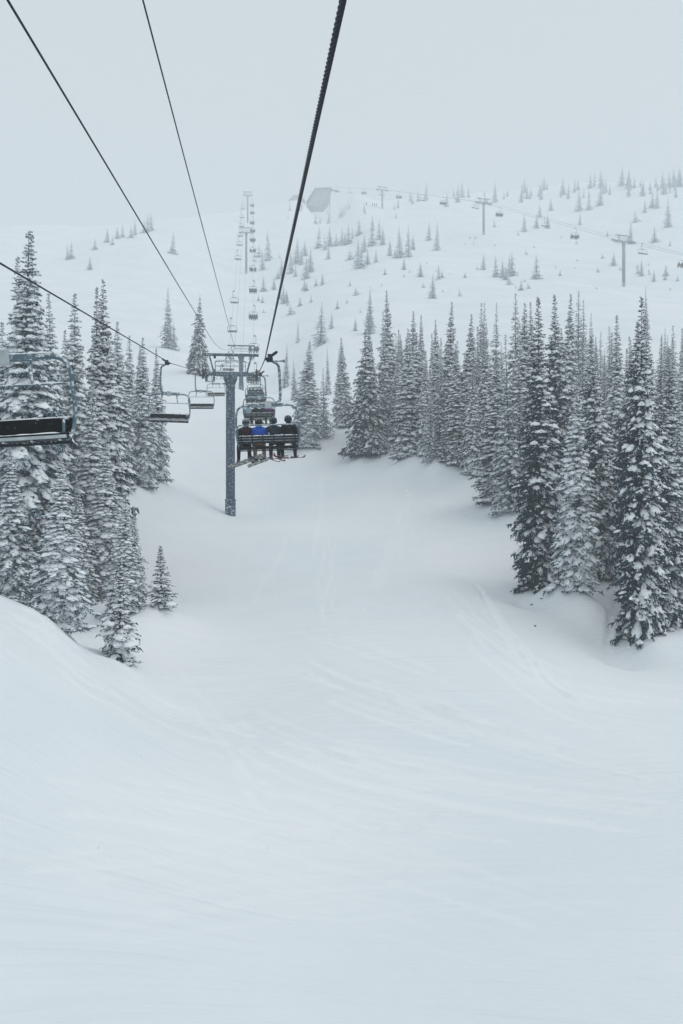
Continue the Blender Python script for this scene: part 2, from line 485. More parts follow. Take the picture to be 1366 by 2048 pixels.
def fir(seed, H, R, whorls, boughs, sprays, snow, droop=1.0, col=0.62, detail=2, bias=0.45, snow_size=1.0, needles='needles'):
    """returns (trunk, crown, snow) meshes of one fir, base at the origin"""
    g = np.random.default_rng(seed)
    # boughs
    tz = 1 - (1 - np.linspace(0.010, 0.994, whorls)) ** 1.15
    tz = tz + g.uniform(-0.4, 0.4, whorls) / whorls
    Z, PH, LN, T = [], [], [], []
    lop = g.uniform(0, 2 * math.pi)
    for i, t in enumerate(np.clip(tz, 0.008, 0.99)):
        nb = max(3, int(round(boughs * (1 - 0.45 * t - 0.25 * max(0, t - 0.8) / 0.2))))
        r = R * min(1.0, (1 - t) / col) ** 1.04 * (0.80 + 0.20 * min(1, t / 0.08))
        r = r * g.uniform(0.80, 1.16) + 0.03 * R
        for b in range(nb):
            ph = 2 * math.pi * (b + g.uniform(-0.35, 0.35)) / nb + i * 2.4
            l = r * g.uniform(0.62, 1.10) * (1 + 0.10 * math.cos(ph - lop))
            if g.random() < 0.10: l *= g.uniform(1.1, 1.35)
            if g.random() < 0.06: continue
            Z.append(t * H + g.uniform(-0.1, 0.1)); PH.append(ph); LN.append(l); T.append(t)
    Z, PH, LN, T = map(np.array, (Z, PH, LN, T))
    n = len(Z)
    a0 = 0.62 * T - 0.20 * droop + g.uniform(-0.12, 0.12, n)
    dr = (0.42 - 0.25 * T) * droop * g.uniform(0.7, 1.4, n)
    cs, sn = np.cos(PH), np.sin(PH)
    def P(idx, s):
        l = LN[idx]
        return np.stack([cs[idx] * l * s, sn[idx] * l * s, np.maximum(Z[idx] + l * (a0[idx] * s - dr[idx] * s * s), 0.03)], 1)
    # sprays of needles
    idx = np.repeat(np.arange(n), sprays)
    k = len(idx)
    s = 0.12 + 0.90 * g.random(k) ** 0.75
    side = np.where(g.random(k) < 0.5, -1.0, 1.0)
    yaw = PH[idx] + side * np.radians(g.uniform(18, 72, k)) * (1.15 - 0.65 * s)
    l = np.clip(LN[idx] * g.uniform(0.22, 0.46, k) * (1.2 - 0.6 * s), 0.06 + 0.08 * np.minimum(1, LN[idx] / 0.6), 0.85)
    sl = g.uniform(-0.75, -0.05, k) * (0.6 + 0.4 * droop) * np.clip((1 - T[idx]) / 0.25, -0.3, 1) + np.clip((T[idx] - 0.8) * 2.5, 0, 0.5)
    d = np.stack([np.cos(yaw), np.sin(yaw), sl], 1)
    pr = np.stack([-np.sin(yaw), np.cos(yaw), np.zeros(k)], 1)
    w = l * g.uniform(0.16, 0.30, k)
    p0 = P(idx, s)
    tip = p0 + d * l[:, None]
    mid = p0 + d * (l * 0.5)[:, None] + np.array([0, 0, 1.0]) * (0.12 * l)[:, None]
    le = p0 + d * (l * g.uniform(0.35, 0.6, k))[:, None] + pr * w[:, None] - np.array([0, 0, 1.0]) * (0.5 * w)[:, None]
    ri = p0 + d * (l * g.uniform(0.35, 0.6, k))[:, None] - pr * w[:, None] - np.array([0, 0, 1.0]) * (0.5 * w)[:, None]
    V = [np.stack([p0, le, tip, ri, mid], 1).reshape(-1, 3)]
    f = np.array([(0, 4, 1), (0, 3, 4), (1, 4, 2), (4, 3, 2)])
    Tt = [(f[None] + (np.arange(k) * 5)[:, None, None]).reshape(-1, 3)]
    off = k * 5
    # twigs hanging from the sprays
    for q in range(detail):
        u = g.random(k) * 0.9 + 0.1
        b0 = p0 + d * (l * u)[:, None]
        hw = l * g.uniform(0.10, 0.2, k)
        hl = np.clip(l * g.uniform(0.25, 0.7, k), 0.06, 0.4)
        ang = g.uniform(0, 2 * math.pi, k)
        e = np.stack([np.cos(ang), np.sin(ang), np.zeros(k)], 1)
        tipv = b0 + e * (hl * g.uniform(-0.5, 0.5, k))[:, None] - np.array([0, 0, 1.0]) * hl[:, None] + d * (0.35 * hl)[:, None]
        V.append(np.stack([b0 - e * hw[:, None], b0 + e * hw[:, None], tipv], 1).reshape(-1, 3))
        Tt.append(np.arange(k * 3).reshape(-1, 3) + off)
        off += k * 3
    # woody bough axes
    mm = 4
    ss = np.linspace(0, 1, mm)
    ar = np.arange(n)
    for j in range(mm - 1):
        A, B = P(ar, np.full(n, ss[j])), P(ar, np.full(n, ss[j + 1]))
        th = 0.012 * (1 + 1.2 * (1 - ss[j])) * np.minimum(1, LN / 0.8)
        upv = np.array([0, 0, 1.0]) * th[:, None]
        V.append(np.stack([A + upv, A - upv, B], 1).reshape(-1, 3))
        Tt.append(np.arange(n * 3).reshape(-1, 3) + off)
        off += n * 3
    crown = np_mesh('crown', np.concatenate(V), np.concatenate(Tt), np.zeros((0, 4), int), M[needles], False)
    # snow lying on the boughs; the wind has plastered more on the side that faces +x
    wind = 1 + bias * np.cos(PH - 0.15)
    SV, SQ, so = [], [], 0
    for rep in range(2 if detail > 1 else 1):
        pick = np.where(g.random(n) < snow * wind * (0.85 if rep == 0 else 0.55))[0]
        if len(pick) == 0: continue
        s0 = g.uniform(0.15, 0.6, len(pick)) if rep == 0 else g.uniform(0.5, 0.8, len(pick))
        s1 = np.minimum(s0 + g.uniform(0.3, 0.6, len(pick)), 1.06)
        A, B = P(pick, s0), P(pick, s1)
        ww = np.clip(LN[pick] * g.uniform(0.12, 0.26, len(pick)), 0.05, 0.25) * snow_size
        hh = np.clip(ww * g.uniform(0.5, 0.95, len(pick)), 0.04, 0.17)
        A[:, 2] += 0.02; B[:, 2] += 0.01
        v, q = lumps(A, B, ww, hh, 4 if detail > 1 else 3, g)
        SV.append(v); SQ.append(q + so); so += len(v)
    pick = np.where(g.random(k) < np.clip(snow * wind[idx], 0, 1) * 0.80)[0]
    t0 = g.uniform(0.0, 0.35, len(pick)); t1 = t0 + g.uniform(0.45, 0.75, len(pick))
    up = np.array([0, 0, 1.0]) * (0.10 * l[pick])[:, None]
    A = p0[pick] + d[pick] * (l[pick] * t0)[:, None] + up
    B = p0[pick] + d[pick] * (l[pick] * t1)[:, None] + up
    v, q = lumps(A, B, w[pick] * g.uniform(0.85, 1.45, len(pick)) * snow_size, np.clip(w[pick] * g.uniform(0.6, 1.2, len(pick)), 0.03, 0.16), 3, g)
    SV.append(v); SQ.append(q + so)
    snow_me = np_mesh('snow', np.concatenate(SV), np.zeros((0, 3), int), np.concatenate(SQ), M['boughsnow'], True)
    # trunk
    mb = MB()
    mb.tube([(0, 0, -0.6), (0, 0, H * 0.3), (0, 0, H * 0.7), (0, 0, H * 1.0)], [R * 0.07 + 0.03, R * 0.05 + 0.01, R * 0.022 + 0.006, 0.010], n=7)
    trunk = mb.mesh('trunk', M['wood'], smooth=True)
    return (trunk, crown, snow_me, H)

FIRS = {
    'tall_a': fir(11, 18, 1.55, 88, 10, 9, 1.2, bias=0.3, snow_size=1.45),
    'tall_b': fir(12, 18, 1.42, 92, 10, 9, 1.25, bias=0.3, droop=1.2, col=0.7, snow_size=1.4),
    'tall_c': fir(13, 18, 1.62, 84, 10, 9, 1.15, bias=0.3, droop=0.8, col=0.66, snow_size=1.45),
    'dark_a': fir(21, 18, 1.66, 80, 11, 10, 0.54, droop=0.9, bias=0.7, col=0.66, snow_size=1.35),
    'dark_b': fir(22, 18, 1.50, 84, 11, 10, 0.60, droop=1.1, bias=0.8, col=0.55, snow_size=1.35),
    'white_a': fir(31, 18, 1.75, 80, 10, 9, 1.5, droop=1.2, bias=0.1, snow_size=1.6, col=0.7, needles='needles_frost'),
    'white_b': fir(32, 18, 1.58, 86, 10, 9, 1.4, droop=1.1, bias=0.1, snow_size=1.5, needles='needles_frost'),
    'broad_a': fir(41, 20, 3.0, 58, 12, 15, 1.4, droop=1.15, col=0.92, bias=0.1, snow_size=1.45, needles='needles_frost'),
    'broad_b': fir(42, 16, 2.3, 54, 12, 13, 0.85, droop=1.2, col=0.8, bias=0.4, snow_size=1.2),
    'small_a': fir(51, 5, 0.72, 32, 10, 8, 1.2, droop=0.9, col=0.85, bias=0.2, snow_size=1.3),
    'small_b': fir(52, 5, 0.72, 30, 9, 9, 1.1, droop=0.8, col=0.9, bias=0.2, snow_size=1.3),
    'mid_a': fir(61, 14, 1.40, 52, 8, 6, 1.15, detail=1, col=0.75, snow_size=1.5),
    'mid_b': fir(62, 14, 1.32, 54, 8, 6, 1.1, detail=1, droop=1.2, col=0.8, snow_size=1.45),
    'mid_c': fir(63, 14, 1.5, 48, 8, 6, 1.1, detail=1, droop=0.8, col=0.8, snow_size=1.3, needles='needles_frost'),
    'far_a': fir(71, 10, 1.6, 30, 8, 5, 1.1, detail=1, snow_size=1.3, col=0.9, needles='needles_rime_haze'),
    'far_b': fir(72, 10, 1.4, 32, 8, 5, 1.1, detail=1, snow_size=1.3, droop=1.2, col=0.85, needles='needles_rime_haze'),
    'far_c': fir(73, 8, 1.7, 22, 8, 5, 1.1, detail=1, snow_size=1.4, droop=1.3, col=0.95, needles='needles_rime_haze'),
    'shrub': fir(74, 2.5, 0.95, 11, 7, 5, 0.9, detail=1, snow_size=1.3, droop=1.2, col=0.9, needles='needles_rime_haze'),
}

# ------------------------------------------------------------------ where each fir stands
# kind, pixel column of the stem, pixel row of the tip, row of the foot (None: hidden, then the distance), distance, girth, label
PLANTED = []     # (kind, x, y, top z, girth, name, label, group)
def plant(kind, px, top, foot, d=None, girth=1.0, label=None, group=None, dx=0.0):
    if d is None:
        while d is None:
            d = ray_depth(px, foot); foot += 2
    PLANTED.append((kind, (px - 683) / F * d + dx, d, (1024 - top) / F * d, girth, label, group))

L_ = "snow-laden fir "
# left stand
plant('broad_a', 40, 458, None, 47, 1.05, "tallest broad white fir behind the nearest empty chair on the left")
plant('white_b', 73, 468, None, 50, 1.0, "tall fir beside the tallest broad white one, second-highest tip on the left")
plant('white_b', 59, 505, None, 53, 0.95, "narrow fir tip squeezed between the two tallest firs on the left")
plant('white_a', 8, 640, None, 52, 1.2, "fir cut by the photo's left edge, behind the nearest empty chair")
plant('white_a', 116, 585, None, 55, 0.95, "slim frosted fir right of the two tallest on the left")
plant('white_b', 133, 655, None, 60, 0.9, "shorter fir between two slim spires on the left")
plant('white_b', 149, 583, None, 57, 0.95, "slim white spire standing alone left of the twin-tipped firs")
plant('tall_b', 187, 567, None, 58, 0.95, "left one of the close pair of dark-tipped spires in the left stand")
plant('tall_c', 204, 560, None, 59, 1.0, "right one of the close pair of dark-tipped spires in the left stand")
plant('white_a', 178, 760, None, 50, 1.2, "bulky white fir filling the gap below the pair of spires")
plant('white_b', 225, 650, None, 70, 0.95, "fir stepping down right of the paired spires, first of the descending row")
plant('white_b', 237, 640, None, 72, 1.1, "dense white fir, second of the row descending towards the lift line")
plant('white_b', 258, 668, None, 77, 0.95, "thin dark fir, third of the row descending towards the lift line")
plant('tall_c', 276, 690, None, 80, 0.9, "thin fir behind the first descending empty chairs, fourth of its row")
plant('white_b', 288, 674, 985, None, 1.05, "frosted fir at the inner edge of the left stand, foot on the open run")
plant('tall_b', 313, 695, None, 81, 0.95, "last fir of the left stand beside the second empty chair")
plant('white_a', 120, 905, 1272, None, 1.25, "heavily loaded white fir behind the left snow bank, boughs in thick pads")
plant('broad_a', 20, 880, None, 43, 1.1, "broad fir with hanging white boughs low at the left edge")
plant('broad_b', 70, 960, None, 46, 0.95, "shadowed fir deep behind the left snow bank")
plant('white_a', 205, 860, None, 47, 1.25, "snow-clad fir in the middle of the lower left stand")
plant('white_b', 248, 985, 1268, None, 1.25, "fir standing just behind the small one by the left bank")
plant('white_b', 273, 1015, 1262, None, 0.9, "slim fir on the right rim of the lower left stand")
plant('small_a', 240, 1112, 1342, None, 1.3, "small plump fir standing forward at the foot of the left bank")
plant('small_b', 323, 1090, 1256, None, 1.6, "small lone fir out on the run right of the left stand")
plant('tall_b', 165, 950, None, 45, 1.1, "dark-skirted fir crowded behind the heavily loaded white one")
# right stand, near
plant('dark_a', 1080, 587, 1187, None, 1.0, "big dark broad fir at the front of the right stand, tip highest")
plant('white_b', 1158, 752, 1217, None, 1.08, "white-plastered fir just right of the big dark one")
plant('dark_b', 1203, 665, None, 57, 0.92, "fir tucked behind the white-plastered one on the right")
plant('dark_b', 1280, 592, 1307, None, 0.9, "tall dark fir standing nearest on the right, white along one side")
plant('dark_a', 1335, 690, None, 53, 0.9, "dark fir behind the nearest tall one at the right edge")
plant('tall_c', 1374, 650, None, 57, 0.95, "fir cut by the photo's right edge")
plant('dark_b', 1322, 735, None, 49.5, 0.9, "dark fir low at the right edge, half hidden by the nearest tall one")
plant('tall_b', 1368, 770, None, 50, 0.95, "snowy fir cut by the right edge, lowest there")
plant('tall_a', 1297, 628, None, 62, 0.95, "spire just right of the nearest tall dark fir")
plant('dark_b', 1252, 640, None, 66, 0.95, "dark spire just left of the nearest tall dark fir")
plant('tall_b', 1232, 628, None, 74, 0.95, "spire filling the gap between the white-plastered and the nearest dark fir")
plant('dark_b', 1116, 582, None, 72, 1.0, "slender dark-tipped spire behind the big dark broad fir")
plant('tall_a', 1129, 588, None, 84, 0.95, "paler spire right behind the slender dark-tipped one")
plant('tall_c', 1043, 605, None, 84, 0.95, "spire rising just left of the big dark broad fir")
plant('tall_b', 1195, 690, None, 70, 0.9, "snowy spire above the fir tucked behind the white-plastered one")
plant('tall_c', 988, 700, 1015, None, 1.25, "stout fir at the forest corner with its foot round and exposed")
plant('tall_b', 1340, 672, None, 74, 0.9, "thin spire near the right edge, second from the frame")
plant('mid_a', 1351, 648, None, 82, 0.9, "pale spire behind the thin ones near the right edge")
plant('dark_a', 1010, 760, None, 82, 1.0, "dark fir in the shadow behind the forest corner")
# right stand, middle distance, along the edge of the run
plant('broad_b', 733, 655, 915, None, 0.95, "bushy many-tipped fir clump alone at the end of the right forest")
plant('tall_a', 745, 640, None, 107, 0.85, "tip rising out of the bushy clump at the end of the forest")
plant('white_b', 613, 680, 902, None, 1.3, "frosted pale fir beside the occupied chair, foot on the run")
plant('mid_c', 648, 735, None, 113, 1.2, "shorter pale fir leaning against the frosted one by the chair")
plant('tall_b', 687, 672, 873, None, 1.2, "dense triple-tipped fir between the frosted one and the bushy clump")
plant('mid_b', 677, 695, None, 119, 1.0, "left tip of the triple-tipped group beyond the chair")
plant('tall_a', 780, 578, None, 113, 0.95, "tallest slim spire at the forest's left end")
plant('mid_a', 767, 622, None, 111, 0.95, "slim spire just left of the tallest one at the forest's end")
plant('tall_b', 796, 655, None, 108, 0.9, "slim spire just right of the tallest one at the forest's end")
plant('tall_c', 812, 655, 945, None, 1.2, "full fir at the forest edge, first with its foot on the drift")
plant('tall_a', 829, 620, None, 103, 1.0, "taller of two joined spires behind the first forest-edge fir")
plant('tall_b', 840, 628, None, 105, 0.9, "lower of two joined spires behind the first forest-edge fir")
plant('tall_b', 848, 700, 952, None, 1.1, "fir with pale boughs, second along the forest edge")
plant('small_b', 885, 850, 968, None, 1.5, "short fir standing before the forest edge")
plant('tall_a', 889, 603, None, 94, 1.0, "tall dark spire rising above the short forest-edge fir")
plant('tall_c', 877, 640, None, 97, 0.9, "spire just left of the tall dark one above the forest edge")
plant('tall_b', 867, 665, None, 98, 0.9, "lowest of the three stepped spires above the forest edge")
plant('tall_c', 912, 690, 965, None, 1.15, "full fir, third along the forest edge")
plant('tall_a', 933, 625, None, 93, 1.1, "broad-based spire behind the third forest-edge fir")
plant('tall_b', 946, 720, 972, None, 1.15, "full fir, fourth along the forest edge")
plant('mid_b', 957, 604, None, 118, 0.95, "left of twin pale tips behind the forest corner")
plant('mid_a', 966, 603, None, 120, 0.95, "right of twin pale tips behind the forest corner")
plant('mid_c', 990, 604, None, 124, 0.9, "lone pale tip above the stout corner fir")
plant('mid_a', 1031, 584, None, 108, 1.1, "broad pale spire left of the big dark fir, far back")
plant('mid_b', 1057, 625, None, 112, 0.9, "low pale spire between two tall ones left of the big dark fir")
plant('tall_b', 1068, 600, None, 92, 0.9, "spire hiding half behind the big dark broad fir")
plant('mid_c', 1156, 580, None, 118, 1.15, "thick pale spire standing apart behind the forest")
plant('mid_b', 1167, 598, None, 121, 0.9, "slim companion of the thick pale spire behind the forest")
plant('mid_a', 1180, 625, None, 126, 0.9, "faint spire right of the thick pale one and its companion")
plant('mid_c', 1221, 650, None, 104, 0.9, "small pale tip above the forest, left of the nearest dark fir")
plant('mid_b', 1291, 572, None, 170, 0.7, "faint single tip far behind the right forest")
# the rest of the forest, seen only as crowns between the others
gfor = np.random.default_rng(5)
tries = 0
while tries < 1500 and len([p for p in PLANTED if p[6] == 'crowns packed inside the right forest']) < 76:
    tries += 1
    d = gfor.uniform(72, 140)
    px = gfor.uniform(790 + max(0, (95 - d)) * 9, 1400)
    top = gfor.uniform(640, 760) + max(0, 880 - px) * 0.25
    x = (px - 683) / F * d
    if any((x - p[1]) ** 2 + (d - p[2]) ** 2 < 1.6 ** 2 for p in PLANTED): continue
    z0 = float(base_height(x, d)); hz = (1024 - top) / F * d - z0
    if hz < 7 or hz > 21: continue
    plant(['mid_a', 'mid_b', 'mid_c', 'tall_b'][int(gfor.integers(4))], px, top, None, d, gfor.uniform(0.85, 1.1), "fir crown packed among others inside the right forest", 'crowns packed inside the right forest')
tries = 0
while tries < 600 and len([p for p in PLANTED if p[6] == 'crowns packed inside the left stand']) < 16:
    tries += 1
    d = gfor.uniform(52, 82)
    px = gfor.uniform(-60, 170 + max(0, d - 62) * 6)
    top = gfor.uniform(640, 800) + max(0, px) * 0.25
    x = (px - 683) / F * d
    if any((x - p[1]) ** 2 + (d - p[2]) ** 2 < 1.7 ** 2 for p in PLANTED): continue
    plant(['mid_a', 'white_b', 'mid_c', 'tall_b'][int(gfor.integers(4))], px, top, None, d, gfor.uniform(0.95, 1.2), "fir crown packed among others inside the left stand", 'crowns packed inside the left stand')
# open slope
plant('mid_c', 336, 575, 697, None, 1.0, "lone drooping fir on the misty slope above the second empty chair")
plant('far_c', 349, 640, 700, None, 0.8, "small fir clinging to the lone drooping one on the misty slope")
plant('broad_b', 397, 590, 748, None, 0.85, "drooping misty fir behind the lift tower's left arm")
plant('far_b', 412, 700, 752, None, 1.0, "low fir at the foot of the drooping one behind the tower")
for kx, tp, ft, kd, gi, lb in (
    (641, 603, 690, 'far_a', 1.25, "drooping fir alone on the open slope right of the thick rope"),
    (663, 622, 657, 'far_b', 1.0, "small fir just right of the drooping one on the open slope"),
    (596, 635, 685, 'far_b', 0.6, "very thin sapling on the open slope right of the lift line"),
    (739, 570, 668, 'mid_c', 1.0, "pale misty fir just behind the tallest slim spire"),
    (711, 632, 662, 'far_b', 1.1, "small misty fir left of the pale one behind the spires"),
    (571, 685, 775, 'mid_b', 0.9, "slender misty fir right of the tower seen under the grip"),
    (589, 720, 800, 'mid_a', 0.9, "misty fir between the chair hanger and the frosted fir"),
    (656, 690, 790, 'mid_b', 0.6, "needle-thin fir above the shorter pale one"),
    (865, 545, 597, 'far_a', 1.1, "lone dark little fir above the forest in the open snow"),
    (919, 575, 592, 'shrub', 0.8, "tiny fir alone in the open snow above the forest"),
    (537, 455, 521, 'far_b', 1.1, "tallest misty fir beside the upper lift line"),
    (525, 497, 541, 'far_a', 1.1, "bushy misty fir below the tallest beside the upper lift line"),
    (1336, 393, 454, 'far_a', 1.0, "dark little fir high on the slope at the right edge"),
    (1309, 452, 485, 'far_c', 1.4, "squat fir on the slope left of the right edge"),
    (1261, 437, 488, 'far_a', 1.0, "fir rising right behind the near tower of the far lift"),
    (989, 438, 454, 'far_c', 1.0, "little fir under the middle tower of the far lift")):
    plant(kd, kx, tp, ft, None, gi, lb)
UP = "small snow-dusted fir scattered on the misty upper slope"
UG = 'small firs scattered on the upper slope'
for kx, tp, ft in ((800,457,516),(817,455,514),(826,470,500),(858,445,481),(874,448,501),(841,525,554),(808,515,540),(878,530,559),(884,540,556),(967,508,539),(992,513,554),(1005,522,556),(1012,530,560),
    (1024,508,552),(1017,550,569),(1020,512,545),(1073,512,558),(1042,560,581),(1056,565,578),(1049,430,464),(1073,430,457),(1095,430,457),(1080,408,435),(1102,397,422),(1158,380,422),(1178,385,420),(1200,375,412),(1314,380,418),(1305,385,416),
    (1227,507,532),(1283,520,552),(1276,528,548),(1308,540,563),(1330,545,560),(1332,530,552),(1355,550,562),(1160,425,450),(1270,425,445),(1290,400,425),(1352,372,395),(1358,335,370),
    (517,493,515),(594,480,528),(603,495,530),(612,515,559),(620,500,545),(637,455,497),(659,455,493),(650,470,500),(657,490,519),(645,545,570),(632,555,572),(609,560,580),(613,565,582),(567,570,608),(574,580,606),(581,610,630),
    (527,553,583),(517,590,602),(525,592,606),(582,500,547),(563,520,556),(556,540,558),(591,530,553),(684,455,488),(697,450,488),(690,465,490),(610,485,512),(631,425,448),(658,422,445),(640,432,446),(672,470,492),(715,480,535),(722,490,537),
    (728,470,505),(744,450,492),(758,440,480),(766,455,490),(780,480,512),(790,500,515),(735,500,530),(705,455,478),(752,500,525),(745,430,462),(718,440,470),(700,500,520),(560,580,598),(548,555,580),(600,595,612),(622,590,605),
    (345,465,508),(180,515,540),(135,490,520),(142,485,518),(215,458,485),(235,455,478),(245,450,475),(270,440,470),(262,452,476),(295,430,465),(302,428,462),(288,440,466),(225,470,490),(190,478,500),
    (712,575,590),(700,560,572),(770,535,550),(640,632,648),(675,600,618),(1195,535,545),(930,545,556),(1120,540,552),(1340,480,492),(1215,460,472)):
    h_ = ft - tp
    plant(['far_a', 'far_b', 'far_c'][int(gfor.integers(3))] if h_ > 22 else ('far_c' if gfor.random() < 0.6 else 'shrub'), kx, tp - 0.12 * h_, ft, None, gfor.uniform(1.0, 1.5), UP, UG)
RL = "faint fir in the fogged tree line along the ridge"
RG = 'tree line on the ridge'
for i in range(82):
    px = gfor.uniform(820, 1375)
    ft = 395 - (px - 820) / 550 * 25 + gfor.normal() * 9 + 6
    d = ray_depth(px, max(ft, 372 - (px - 1000) * 0.015 + 4))
    if d is None: continue
    plant(['far_a', 'far_b'][int(gfor.integers(2))], px, ft - gfor.uniform(14, 42), None, d, gfor.uniform(0.85, 1.3), RL, RG)
for i in range(26):
    px = gfor.uniform(560, 820)
    ft = gfor.uniform(412, 440)
    d = ray_depth(px, ft)
    if d is None or any(abs(px - q) < 12 for q in (640, 764)): continue
    plant('far_b', px, ft - gfor.uniform(12, 26), None, d, gfor.uniform(0.7, 1.05), "faint fir below the fogged summit station", 'firs below the summit station')
SH = "low snowed-over sapling poking out of the open upper slope"
for i in range(60):
    px, ft = gfor.uniform(500, 1366), gfor.uniform(470, 640)
    if ft > 590 and px > 760: continue
    d = ray_depth(px, ft)
    if d is None: continue
    plant('shrub', px, ft - gfor.uniform(5, 11), None, d, gfor.uniform(0.7, 1.2), SH, 'saplings on the open slope')
PLANTED = [p for p in PLANTED if p[2] is not None]
# a label of its own for every scattered fir: its patch of the slope and its place in that patch
def patch(px, py):
    if px < 420: return "above the left stand"
    if px < 560: return "beside the upper lift line"
    if px < 640: return "below the summit hut" if py < 500 else "halfway up beside the lift line"
    if px < 700: return "below the summit station" if py < 510 else "far below the summit station"
    if px < 770: return "left of the far lift's last tower" if py < 490 else "above the forest's tallest spire"
    if px < 900: return "above the forest's left end" if py > 440 else "on the ridge by the last tower"
    if px < 1050 and py > 440: return "below the far lift's middle tower"
    if px < 1050: return "on the ridge behind the middle tower"
    if py < 396: return "on the foggy ridge" + (" right of the middle tower" if px < 1210 else " at the right edge")
    if px < 1215: return "just above the far lift's ropes" if py < 490 else "below the far lift's ropes"
    return "round the foot of the far lift's nearest tower" if py > 490 else "high on the slope at the right edge"
NTH = "first second third fourth fifth sixth seventh eighth ninth tenth eleventh twelfth thirteenth fourteenth fifteenth sixteenth seventeenth eighteenth nineteenth twentieth".split()
NTH += ["twenty-" + w for w in NTH[:9]] + ["thirtieth"] + ["thirty-" + w for w in NTH[:9]] + ["fortieth"] + ["forty-" + w for w in NTH[:9]]
cells = {}
for i, q in enumerate(PLANTED):
    if q[6] is None: continue
    px, py = 683 + F * q[1] / q[2], 1024 - F * float(base_height(q[1], q[2])) / q[2]
    if q[6].startswith('crowns'):
        side = q[6].split()[-2] if 'stand' in q[6] else 'right'
        c_ = "crowns packed in the left stand" if 'left' in q[6] else "crowns packed " + ("in the right forest's left half" if px < 1020 else "behind the big dark fir" if px < 1200 else "at the right end of the forest")
    else:
        c_ = ("saplings " if q[0] == 'shrub' else "misty firs ") + patch(px, py)
    cells.setdefault(c_, []).append((px, i))
for c_, mem in cells.items():
    for n_, (px, i) in enumerate(sorted(mem)):
        q = list(PLANTED[i]); q[5] = NTH[n_] + " from left of the " + c_; PLANTED[i] = tuple(q)

# drifts piled round the near stems, with a dip on the downhill side
for p in PLANTED:
    if p[2] < 125 and -70 < p[1] < 75:
        MOUNDS.append((p[1], p[2] + 0.4, 0.42 + 0.1 * math.sin(p[1] * 5), 1.9))
        MOUNDS.append((p[1] + 0.9 * math.sin(p[2] * 7), p[2] - 1.9, 0.30 + 0.15 * math.sin(p[1] * 9), 1.15))
for px, py, hh, rr in ((812, 948, 0.9, 3.2), (845, 955, 0.7, 3.0), (900, 968, 0.8, 3.0), (945, 985, 0.7, 2.6), (1112, 1205, 0.8, 1.3), (1185, 1240, 0.8, 1.5), (1350, 1320, 1.1, 2.4), (1066, 1205, -0.5, 1.3), (1146, 1240, -0.45, 1.1), (1250, 1325, -0.55, 1.3), (1222, 1290, -0.3, 1.8), (1000, 1180, -0.25, 2.5), (1010, 1000, 0.6, 2.2), (325, 1262, 0.35, 1.5), (690, 880, 0.9, 3)):
    q = at(px, py, ray_depth(px, py)); MOUNDS.append((q.x, q.y, hh, rr))

# ------------------------------------------------------------------ the snow slope, ski tracks pressed into it
def spaced(lo, hi, f0, fn):
    v, out = lo, [lo]
    while v < hi:
        v += fn(v); out.append(v)
    return out
gx = spaced(0, 480, 0, lambda v: 0.115 if v < 20 else 0.115 + (v - 20) * 0.045)
gx = np.array([-v for v in gx[:0:-1]] + gx)
gy = spaced(8, 880, 0, lambda v: 0.11 if v < 16 else (0.11 + (v - 16) * 0.0035 if v < 70 else min(0.3 + (v - 70) * 0.014, 9)))
gyb = spaced(0, 130, 0, lambda v: 0.3 + v * 0.12)
gy = np.array([8 - v for v in gyb[:0:-1]] + gy)
GX, GY = np.meshgrid(gx, gy)
GZ = height(GX, GY)
TRACK = np.zeros_like(GZ)      # where skis have scraped the powder

def press(track, width, depth, berm=0.5):
    """press one ski track (list of pixel points on the snow) into the grid"""
    pts = []
    for px, py in track:
        d = ray_depth(px, py)
        if d is None: return
        pts.append(Vector(((px - 683) / F * d, d, 0)))
    c = curve_pts(pts, 14)
    P2 = np.array([(v.x, v.y) for v in c])
    x0, x1 = np.searchsorted(gx, [P2[:, 0].min() - 1, P2[:, 0].max() + 1])
    y0, y1 = np.searchsorted(gy, [P2[:, 1].min() - 1, P2[:, 1].max() + 1])
    if x1 - x0 < 2 or y1 - y0 < 2: return
    sx, sy = GX[y0:y1, x0:x1], GY[y0:y1, x0:x1]
    best = np.full(sx.shape, 9.0)
    for a, b in zip(P2[:-1], P2[1:]):
        i0, i1 = np.searchsorted(gx[x0:x1], [min(a[0], b[0]) - 1, max(a[0], b[0]) + 1])
        j0, j1 = np.searchsorted(gy[y0:y1], [min(a[1], b[1]) - 1, max(a[1], b[1]) + 1])
        if i1 <= i0 or j1 <= j0: continue
        ux, uy = sx[j0:j1, i0:i1] - a[0], sy[j0:j1, i0:i1] - a[1]
        ex, ey = b[0] - a[0], b[1] - a[1]
        tt = np.clip((ux * ex + uy * ey) / (ex * ex + ey * ey + 1e-9), 0, 1)
        dd = np.hypot(ux - tt * ex, uy - tt * ey)
        best[j0:j1, i0:i1] = np.minimum(best[j0:j1, i0:i1], dd)
    q = best / width
    TRACK[y0:y1, x0:x1] = np.maximum(TRACK[y0:y1, x0:x1], min(1, depth / 0.05) * np.exp(-(q * 0.8) ** 2))
    GZ[y0:y1, x0:x1] += -depth * np.exp(-q * q) + depth * berm * np.exp(-(q - 2.0) ** 2)

